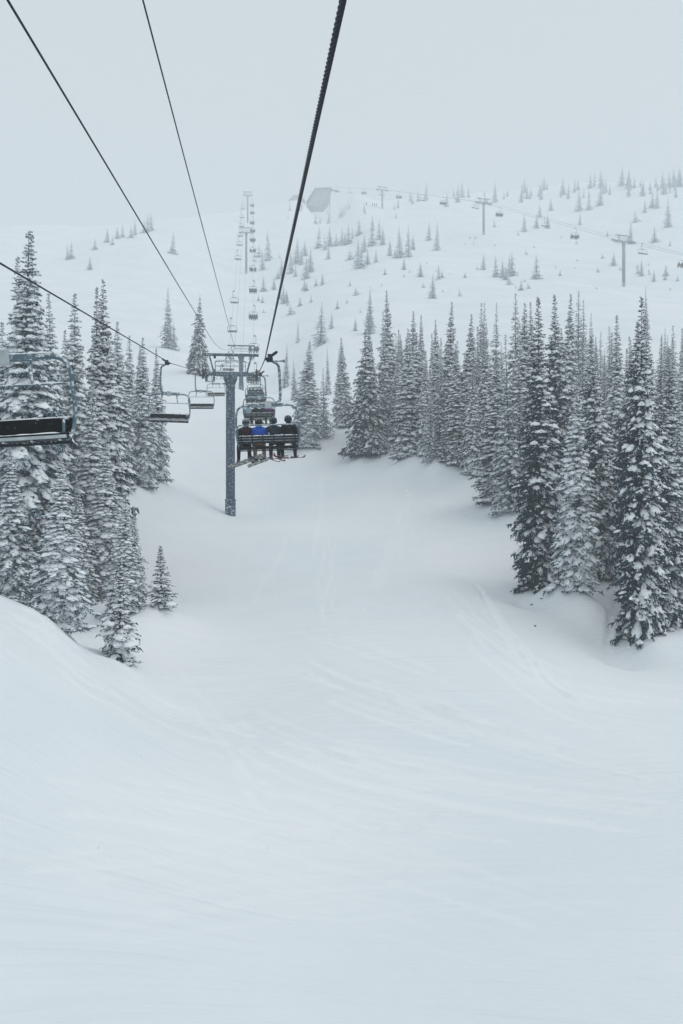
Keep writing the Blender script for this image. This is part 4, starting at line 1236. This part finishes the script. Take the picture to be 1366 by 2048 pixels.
BODY = [seated_body('body', 0.0, bulk=1.1), seated_body('body', 0.03, head_turn=0.4, spread=0.17, bulk=1.05), seated_body('body', -0.03, head_turn=-0.5, spread=0.12, hands=0.26, bulk=1.0), seated_body('body', 0.01, spread=0.2, hang=-0.05, hands=0.33, bulk=1.15)]
def standing_body(name):
    v = [(0, 0, 0.95, 0.16, 0.13), (0, 0, 1.15, 0.16, 0.13), (0, 0.02, 1.33, 0.18, 0.13), (0, 0.03, 1.44, 0.14, 0.11), (0, 0.05, 1.53, 0.06), (0, 0.07, 1.62, 0.09), (0, 0.07, 1.72, 0.065)]
    e = [(0, 1, 0), (1, 2, 0), (2, 3, 0), (3, 4, 0), (4, 5, 3), (5, 6, 3)]
    for s in (-1, 1):
        b = len(v)
        v += [(s * 0.2, 0.02, 1.42, 0.075), (s * 0.28, 0.05, 1.16, 0.06), (s * 0.25, 0.25, 1.0, 0.045), (s * 0.24, 0.34, 1.0, 0.03)]
        e += [(3, b, 0), (b, b + 1, 0), (b + 1, b + 2, 0), (b + 2, b + 3, 4)]
        b = len(v)
        v += [(s * 0.11, 0.02, 0.85, 0.11), (s * 0.15, 0.08, 0.48, 0.08), (s * 0.16, 0.0, 0.14, 0.065), (s * 0.16, 0.0, 0.06, 0.06), (s * 0.17, 0.14, 0.05, 0.045)]
        e += [(0, b, 1), (b, b + 1, 1), (b + 1, b + 2, 1), (b + 2, b + 3, 2), (b + 3, b + 4, 2)]
    return skinned(v, e, name, [CL['black_cloth'], CL['black_cloth'], CL['black_cloth'], M['skin'], CL['black_cloth']])
STAND = standing_body('body')

mb = MB()
mb.lathe([(0.112, -0.085), (0.124, -0.05), (0.130, 0.0), (0.126, 0.05), (0.105, 0.10), (0.062, 0.135), (0.012, 0.147)], n=16)
HELMET = {}
for k in ('helmet', 'helmet_blue', 'helmet_black'): HELMET[k] = mb.mesh('helmet', M[k], smooth=True)
mb = MB(); mb.lathe([(0.121, -0.028), (0.1325, -0.024), (0.1325, 0.008), (0.127, 0.012)], n=18); mb.box((0, 0.125, -0.03), (0.17, 0.05, 0.085))
GOGGLES = mb.mesh('goggles', M['darksteel'])
mb = MB(); mb.lathe([(0.135, 0.60), (0.13, 0.65), (0.10, 0.685), (0.085, 0.66)], n=14)
HOOD = mb.mesh('collar', CL['black_cloth'], smooth=True)

def override(o, mats):
    for i, m_ in enumerate(mats):
        o.material_slots[i].link = 'OBJECT'
        o.material_slots[i].material = m_
def place_person(mat_world, body, jacket, trousers, boots, helmet, label, group=None, hx=0.0, stand=False, detail=True):
    t = thing('person', label, 'person', (0, 0, 0), (0, 0, 0), group)
    t.matrix_world = mat_world @ (Matrix.Identity(4) if stand else Matrix.Diagonal((1.12, 1.06, 1.10, 1)))
    b = obj('body', body, t)
    override(b, [CL[jacket], CL[trousers], CL[boots], M['skin'], CL['black_cloth']])
    h = obj('helmet', HELMET[helmet], t, (hx, 0.055, 0.835) if not stand else (0, 0.075, 1.68))
    if detail:
        obj('goggles', GOGGLES, h)
        c = obj('collar', HOOD, t, (hx * 0.6, 0.02, 0.0)); override(c, [CL[jacket]])
    return t

# boards and skis
def board_mesh(L, W, tipw, name, mats, thick=0.012, camber=0.06):
    n = 16
    mb = MB()
    vs, fs = [], []
    for i in range(n + 1):
        t = -1 + 2 * i / n
        w = W / 2 * (0.90 + 0.10 * t * t) * (1 if abs(t) < 0.86 else math.sqrt(max(0.02, 1 - ((abs(t) - 0.86) / 0.14) ** 2)))
        z = camber * max(0, (abs(t) - 0.80) / 0.20) ** 1.6
        y = t * L / 2
        vs += [(-w, y, z), (w, y, z), (w, y, z + thick), (-w, y, z + thick)]
    for i in range(n):
        a, b = i * 4, (i + 1) * 4
        fs += [(a, b, b + 1, a + 1), (a + 1, b + 1, b + 2, a + 2), (a + 2, b + 2, b + 3, a + 3), (a + 3, b + 3, b, a)]
    fs += [(0, 1, 2, 3), (n * 4 + 3, n * 4 + 2, n * 4 + 1, n * 4)]
    mb.add(vs, fs)
    return mb.mesh(name, mats, bevel=0)
M['board_dark'] = mat('board_dark', (0.02, 0.022, 0.028), 0.5, noise=0.25, nscale=7, col2=(0.45, 0.45, 0.43))
M['board_pale'] = mat('board_pale', (0.42, 0.43, 0.36), 0.5, noise=0.2, nscale=5, col2=(0.03, 0.035, 0.045))
M['ski_red'] = mat('ski_red', (0.20, 0.03, 0.05), 0.45, noise=0.3, nscale=4, col2=(0.03, 0.03, 0.035))
M['ski_grey'] = mat('ski_grey', (0.10, 0.12, 0.13), 0.45, noise=0.3, nscale=4, col2=(0.35, 0.38, 0.4))
def bindings(x, ys, name='binding'):
    mb = MB()
    mb.box((0, 0, 0.045), (0.24, 0.14, 0.06)); mb.box((0.09, 0, 0.10), (0.05, 0.16, 0.12)); mb.tube([(-0.08, -0.07, 0.1), (-0.03, 0.0, 0.17), (-0.08, 0.07, 0.1)], 0.02, n=5)
    return mb.mesh(name, M['darksteel'], bevel=0.01)
BIND = bindings(0, 0)
mb = MB(); mb.box((0, 0.12, 0.03), (0.07, 0.12, 0.05)); mb.box((0, -0.14, 0.035), (0.07, 0.10, 0.06))
SKIBIND = mb.mesh('binding', M['darksteel'], bevel=0.006)
BOARDS = {k: board_mesh(1.5, 0.27, 0.2, 'deck', M[k]) for k in ('board_dark', 'board_pale')}
SKIS = {k: board_mesh(1.66, 0.095, 0.1, 'ski_blade', M[k], thick=0.018, camber=0.10) for k in ('ski_red', 'ski_grey')}
def place_board(Mw, kind, label):
    t = thing('snowboard', label, 'snowboard'); t.matrix_world = Mw
    d = obj('deck', BOARDS[kind], t)
    for y in (-0.26, 0.26): obj('binding', BIND, d, (0, y, 0))
def place_ski(Mw, kind, label, group=None):
    t = thing('ski', label, 'ski', group=group); t.matrix_world = Mw
    d = obj('ski_blade', SKIS[kind], t)
    obj('binding', SKIBIND, d)

def RT(x, y, z, rx=0, ry=0, rz=0):
    return Matrix.Translation((x, y, z)) @ Matrix.Rotation(rz, 4, 'Z') @ Matrix.Rotation(ry, 4, 'Y') @ Matrix.Rotation(rx, 4, 'X')
SEAT_Z = -3.245
ORD = ['nearest', 'second', 'third', 'fourth', 'fifth', 'sixth', 'seventh', 'eighth', 'ninth', 'tenth', 'eleventh', 'twelfth', 'thirteenth', 'fourteenth', 'fifteenth', 'sixteenth']
JK = ['black_cloth', 'charcoal_cloth', 'slate_cloth', 'plum_cloth', 'navy_cloth', 'teal_cloth', 'purple_cloth', 'pale_cloth', 'pink_cloth']
gp = np.random.default_rng(44)
for k in range(1, 16):
    d = 32.0 * k
    p = lift(d, LAT_UP, interp(UPHILL, d))
    roll = math.radians(-2.2) if k == 1 else math.radians(gp.uniform(-2, 2))
    t = place_chair(CHAIR_FULL, p, LIFT_RZ, roll, "%s occupied four-seat chair going up the right-hand rope%s" % (ORD[k - 1], ", riders' backs to us" if k < 3 else ""), 'occupied chairs going uphill')
    CM = Matrix.Translation(p) @ Matrix.Rotation(LIFT_RZ, 4, 'Z') @ Matrix.Rotation(roll, 4, 'Y')
    if k == 1:
        xs = (-0.86, -0.33, 0.25, 0.78)
        place_person(CM @ RT(xs[0], 0.06, SEAT_Z - 0.02, 0, 0.03, 0.1), BODY[1], 'plum_cloth', 'black_cloth', 'black_cloth', 'helmet', "rider in dark plum jacket and grey helmet, leftmost on the nearest occupied chair", hx=0.03)
        place_person(CM @ RT(xs[1], 0.05, SEAT_Z - 0.02), BODY[0], 'blue_cloth', 'tan_cloth', 'black_cloth', 'helmet_black', "rider in bright blue jacket and tan trousers on the nearest occupied chair")
        place_person(CM @ RT(xs[2], 0.05, SEAT_Z + 0.01), BODY[2], 'slate_cloth', 'charcoal_cloth', 'red_boot', 'helmet_blue', "rider in slate-green jacket with a red boot, third on the nearest occupied chair", hx=-0.03)
        place_person(CM @ RT(xs[3], 0.04, SEAT_Z + 0.05), BODY[3], 'black_cloth', 'black_cloth', 'charcoal_cloth', 'helmet_blue', "rider in black jacket and dark blue helmet, rightmost on the nearest occupied chair")
        fz = SEAT_Z - 0.50
        place_board(CM @ RT(xs[0] - 0.02, 0.42, fz - 0.06, -0.30, 0.55, 1.02), 'board_dark', "dark patterned snowboard under the leftmost rider of the nearest chair")
        place_board(CM @ RT(xs[1] + 0.02, 0.40, fz - 0.09, -0.30, 0.60, -0.85 + math.pi), 'board_pale', "pale yellow and black snowboard under the rider in tan trousers")
        place_ski(CM @ RT(xs[2] - 0.17, 0.50, fz + 0.0, -0.12, 0.15, -0.5), 'ski_grey', "grey ski on the left foot of the slate-jacketed rider")
        place_ski(CM @ RT(xs[2] + 0.16, 0.60, fz + 0.02, -0.10, 0.1, -0.3), 'ski_red', "dark red ski on the red-booted foot of the third rider")
        place_ski(CM @ RT(xs[3] - 0.17, 0.50, fz + 0.02, 0.05, 0.12, -0.75), 'ski_red', "red ski on the left foot of the black-clad rightmost rider")
        place_ski(CM @ RT(xs[3] + 0.19, 0.45, fz + 0.03, 0.05, 0.12, -0.6), 'ski_red', "red ski on the right foot of the black-clad rightmost rider")
    else:
        n_r = 4 if k in (2, 3, 4, 5) else int(gp.integers(3, 5))
        seats = [-0.80, -0.27, 0.27, 0.80]
        if n_r == 3: seats.pop(int(gp.integers(4)))
        for i, x in enumerate(seats):
            if k == 2: jk, tr = [('pale_cloth', 'charcoal_cloth'), ('black_cloth', 'black_cloth'), ('charcoal_cloth', 'black_cloth'), ('purple_cloth', 'teal_cloth')][i]
            elif k == 5: jk, tr = [('charcoal_cloth', 'black_cloth'), ('slate_cloth', 'black_cloth'), ('charcoal_cloth', 'navy_cloth'), ('pink_cloth', 'black_cloth')][i]
            else: jk, tr = JK[int(gp.integers(0, 6))], JK[int(gp.integers(0, 5))]
            pos = ['leftmost', 'second from left', 'second from right', 'rightmost'][i] if len(seats) == 4 else ['leftmost', 'middle', 'rightmost'][i]
            place_person(CM @ RT(x, 0.05, SEAT_Z, 0, gp.uniform(-0.03, 0.03), gp.uniform(-0.1, 0.1)), BODY[int(gp.integers(4))], jk, tr, 'black_cloth', ['helmet', 'helmet_blue', 'helmet_black'][int(gp.integers(3))],
                         "%s rider on the %s occupied chair going uphill" % (pos, ORD[k - 1]), 'riders on the chairs going uphill', detail=k < 4)
            if k < 4:
                for s in (-0.155, 0.155):
                    place_ski(CM @ RT(x + s, 0.56, SEAT_Z - 0.48, gp.uniform(-0.15, 0.15), 0, gp.uniform(-0.3, 0.3)), ['ski_red', 'ski_grey'][int(gp.integers(2))], "%s ski of the %s rider on the %s occupied chair" % ('left' if s < 0 else 'right', pos, ORD[k - 1]), 'skis of the riders ahead')
for i, d in enumerate((15.6, 49, 79, 112, 144, 174.5, 208, 240, 304, 336, 366, 400, 432, 464)):
    p = lift(d, LAT_DOWN, interp(DOWNHILL, d))
    sw = math.radians(4.0) if i == 0 else math.radians(gp.uniform(-1.5, 1.5))
    lb = "%s empty chair coming down the left-hand rope" % ORD[i]
    if i == 0: lb = "nearest empty chair cut by the photo's left edge, black seat dusted with snow"
    place_chair(CHAIR_EMPTY, p, LIFT_RZ + math.pi, sw if i == 0 else sw, lb, 'empty chairs coming downhill')

# ------------------------------------------------------------------ the second lift on the far slope
RX0, RXS = 179.5, -0.3014
RN = math.hypot(1, RXS)
RIGHT_RZ = math.atan2(-RXS, 1.0)
def far(d, lat, z): return Vector((RX0 + RXS * d + lat / RN, d - lat * RXS / RN, z))
FARZ = [(185, 48.0), (255.8, 77.2), (284, 90.4), (383.6, 139.2), (514, 194.3), (640, 244.0)]
FG = 3.1
def far_d(px, lat):
    lo, hi = 190.0, 645.0
    for _ in range(50):
        m_ = (lo + hi) / 2
        q = far(m_, lat, 0)
        if 683 + F * q.x / q.y > px: lo = m_
        else: hi = m_
    return (lo + hi) / 2
for lat, lb in ((-FG, "near rope of the far lift crossing the upper right slope"), (FG, "rear rope of the far lift crossing the upper right slope")):
    mb = MB(); mb.tube([far(d, lat, z) for d, z in FARZ], 0.035, n=6)
    tag(obj('haul_rope', mb.mesh('haul_rope', M['cable'], smooth=True)), lb, 'rope')
for d, lb in ((284, "nearest tower of the far lift, at the right of the upper slope"), (383.6, "middle tower of the far lift on the upper slope"), (514, "farthest tower of the far lift, beside the summit station")):
    c = far(d, 0, 0); g = float(height(c.x, c.y))
    t = thing('lift_tower', lb, 'lift tower', (c.x, c.y, g), (0, 0, RIGHT_RZ), 'towers of the far lift')
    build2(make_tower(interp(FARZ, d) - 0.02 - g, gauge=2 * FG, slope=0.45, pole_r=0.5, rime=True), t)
far_chairs = [(1366, 1), (1286, 0), (1150, 1), (1091, 0), (999, 1), (951, 0), (886, 1), (843, 0), (798, 1), (764, 0), (728, 1), (700, 0), (674, 1)]
for i, (px, full) in enumerate(far_chairs):
    lat = -FG if full else FG
    d = far_d(px, lat); z = interp(FARZ, d)
    p = far(d, lat, z)
    rz = RIGHT_RZ + (0 if full else math.pi)
    n_ = sum(1 for c in far_chairs[:i + 1] if c[1] == full)
    place_chair(SIX_FULL if full else SIX_EMPTY, p, rz, math.radians(gp.uniform(-2, 2)), ("%s occupied chair of the far lift, counted from the right edge" if full else "%s empty chair of the far lift, counted from the right edge") % (ORD[n_ - 1] if n_ > 1 else 'first'), 'chairs of the far lift')
    if full:
        CM = Matrix.Translation(p) @ Matrix.Rotation(rz, 4, 'Z')
        xs = [-1.3, -0.78, -0.26, 0.26, 0.78, 1.3]
        if gp.random() < 0.6: xs.pop(int(gp.integers(6)))
        for j, x in enumerate(xs):
            place_person(CM @ RT(x, 0.05, SEAT_Z, 0, 0, gp.uniform(-0.1, 0.1)), BODY[int(gp.integers(4))], JK[int(gp.integers(0, 5))], JK[int(gp.integers(0, 5))], 'black_cloth', 'helmet_black',
                         "tiny rider, seat %s from left on the far lift's %s occupied chair" % (['one', 'two', 'three', 'four', 'five', 'six'][j], ORD[n_ - 1] if n_ > 1 else 'first'), 'riders of the far lift', detail=False)
for px, py, jk, lb in ((733, 412, 'slate_cloth', "tiny skier standing apart left of the far three below the summit lift"), (745, 413, 'black_cloth', "leftmost of three tiny skiers standing close below the summit lift"),
                       (749, 413, 'navy_cloth', "middle of three tiny skiers standing close below the summit lift"), (753, 413, 'black_cloth', "rightmost of three tiny skiers standing close below the summit lift")):
    d = ray_depth(px, py) or 560
    x = (px - 683) / F * d
    place_person(Matrix.Translation((x, d, float(height(x, d)) + 0.02)) @ Matrix.Rotation(0.4, 4, 'Z') @ Matrix.Scale(1.1, 4), STAND, jk, 'black_cloth', 'black_cloth', 'helmet_black', lb, 'skiers near the summit', stand=True, detail=False)

# ------------------------------------------------------------------ summit station and its neighbour
M['cladding'] = mat('hazed_cladding', (0.24, 0.27, 0.29), 0.85, noise=0.6, nscale=0.25, col2=(0.42, 0.46, 0.48))  # grey lightened so the summit buildings fade: haze painted into the colour
def prism(name, outline, y0, y1, material):
    mb = MB(); n = len(outline)
    mb.add([(x, y0, z) for x, z in outline] + [(x, y1, z) for x, z in outline], [tuple(range(n)), tuple(range(2 * n - 1, n - 1, -1))] + [(i, i + n, (i + 1) % n + n, (i + 1) % n) for i in range(n)])
    return mb.mesh(name, material)
c = at(613, 402, 640)
st = thing('summit_station', "foggy dark lift station with steep roof on posts at the summit", 'building', c)
hall = obj('hall', prism('hall', [(0.6, -3), (6.6, 9.2), (16.9, 9.6), (16.9, 3.2), (12.2, -3)], 0.5, 15, M['cladding']), st)
mb = MB()
for a, b in (((0.0, -0.6), (6.5, 9.55)), ((6.5, 9.55), (18.0, 10.0))):
    A0, B0 = Vector((a[0], 0, a[1])), Vector((b[0], 0, b[1])); dv = B0 - A0
    mb.box((A0 + B0) / 2 + Vector((0, 7.7, 0)), (dv.length + 0.2, 16.6, 0.45), Matrix.Rotation(-math.atan2(dv.z, dv.x), 3, 'Y'))
roof = obj('roof', mb.mesh('roof', M['cladding']), st)
obj('snow', snow_strip(6.8, 17.8, 7.7, 10.1, 15, 0.7, 14), roof)['kind'] = 'stuff'
for x, y in ((13.2, 0.9), (15.0, 0.9), (17.3, 0.9), (15.0, 14.5), (17.3, 14.5)):
    mb = MB(); mb.box((x, y, 2.2), (0.45, 0.45, 14.6)); obj('post', mb.mesh('post', M['cladding']), st)
mb = MB(); mb.box((14.5, 7.5, 11.2), (9.5, 3.2, 1.5)); mb.box((19.6, 7.5, 10.9), (3.6, 1.2, 0.5))
obj('rope_housing', mb.mesh('rope_housing', M['steel'], bevel=0.1), st)
c2 = at(578, 402, 660)
ht = thing('summit_hut', "small foggy hip-roofed hut left of the summit station", 'building', c2)
obj('wall', prism('wall', [(1.0, -3), (1.0, 1.2), (11.0, 1.2), (11.0, -3)], 0.4, 8, M['cladding']), ht)
mb = MB()
mb.add([(-0.4, -0.4, 0.6), (12.4, -0.4, 0.6), (12.4, 8.8, 0.6), (-0.4, 8.8, 0.6), (3.6, 3.2, 5.9), (8.8, 3.2, 5.9), (8.8, 5.2, 5.9), (3.6, 5.2, 5.9)], [(3, 2, 1, 0), (0, 1, 5, 4), (1, 2, 6, 5), (2, 3, 7, 6), (3, 0, 4, 7), (4, 5, 6, 7)])
obj('roof', mb.mesh('roof', M['cladding']), ht)
mb = MB(); mb.box((5, 0.38, -0.6), (1.6, 0.06, 1.4)); obj('window', mb.mesh('window', M['darksteel']), ht)

# ------------------------------------------------------------------ twigs dropped on the snow
for i, (px, py) in enumerate(((1064, 1203), (1071, 1253), (1083, 1206))):
    d = ray_depth(px, py); x = (px - 683) / F * d
    mb = MB(); mb.tube(curve_pts([(-0.10, 0, 0.01), (0, 0.03, 0.05), (0.10, -0.02, 0.02)], 3), [0.02, 0.028, 0.03, 0.03, 0.028, 0.024, 0.015], n=6); mb.tube([(0, 0.03, 0.05), (0.04, 0.1, 0.07)], [0.018, 0.006], n=5)
    tag(obj('fallen_twig', mb.mesh('fallen_twig', M['wood']), None, (x, d, float(height(x, d))), (0, 0, i * 1.1)), ["dark twig on the snow left of the big dark fir's foot", "dark twig lowest on the snow below the big dark fir", "dark twig closest to the big dark fir's foot"][i], 'twig', 'twigs on the snow')

# ------------------------------------------------------------------ falling snow
def flake_material():
    m = bpy.data.materials.new('snowflake')
    m.use_nodes = True
    nt = m.node_tree
    nt.nodes.remove(nt.nodes['Principled BSDF'])
    a, b, x = nt.nodes.new('ShaderNodeBsdfDiffuse'), nt.nodes.new('ShaderNodeBsdfTranslucent'), nt.nodes.new('ShaderNodeMixShader')
    for s in (a, b): s.inputs['Color'].default_value = (0.95, 0.97, 0.98, 1)
    nt.links.new(a.outputs[0], x.inputs[1]); nt.links.new(b.outputs[0], x.inputs[2])
    nt.links.new(x.outputs[0], nt.nodes['Material Output'].inputs['Surface'])
    return m
M['flake'] = flake_material()
gs = np.random.default_rng(99)
N = 24000
c = np.stack([gs.uniform(-26, 20, N), gs.uniform(2.5, 46, N), gs.uniform(-7, 19, N)], 1)
keep = c[:, 2] > base_height(c[:, 0], c[:, 1]) + 0.3
c = c[keep]; N = len(c)
r = gs.uniform(0.004, 0.010, N)
ang = gs.uniform(0, 2 * math.pi, (N, 1)) + np.arange(6)[None] * math.pi / 3
nv = gs.normal(size=(N, 3)); nv /= np.linalg.norm(nv, axis=1, keepdims=True)
ua = np.cross(nv, gs.normal(size=(N, 3))); ua /= np.linalg.norm(ua, axis=1, keepdims=True)
ub = np.cross(nv, ua)
rr = r[:, None] * gs.uniform(0.75, 1.25, (N, 6))
V = (c[:, None] + (np.cos(ang) * rr)[..., None] * ua[:, None] + (np.sin(ang) * rr)[..., None] * ub[:, None]).reshape(-1, 3)
f = np.array([(0, 1, 2), (0, 2, 3), (0, 3, 4), (0, 4, 5)])      # six-sided ice plates
T_ = (f[None] + (np.arange(N) * 6)[:, None, None]).reshape(-1, 3)
tag(obj('falling_snow', np_mesh('falling_snow', V, T_, np.zeros((0, 4), int), M['flake'], False)), "small white snowflakes drifting down through the air", kind='stuff')
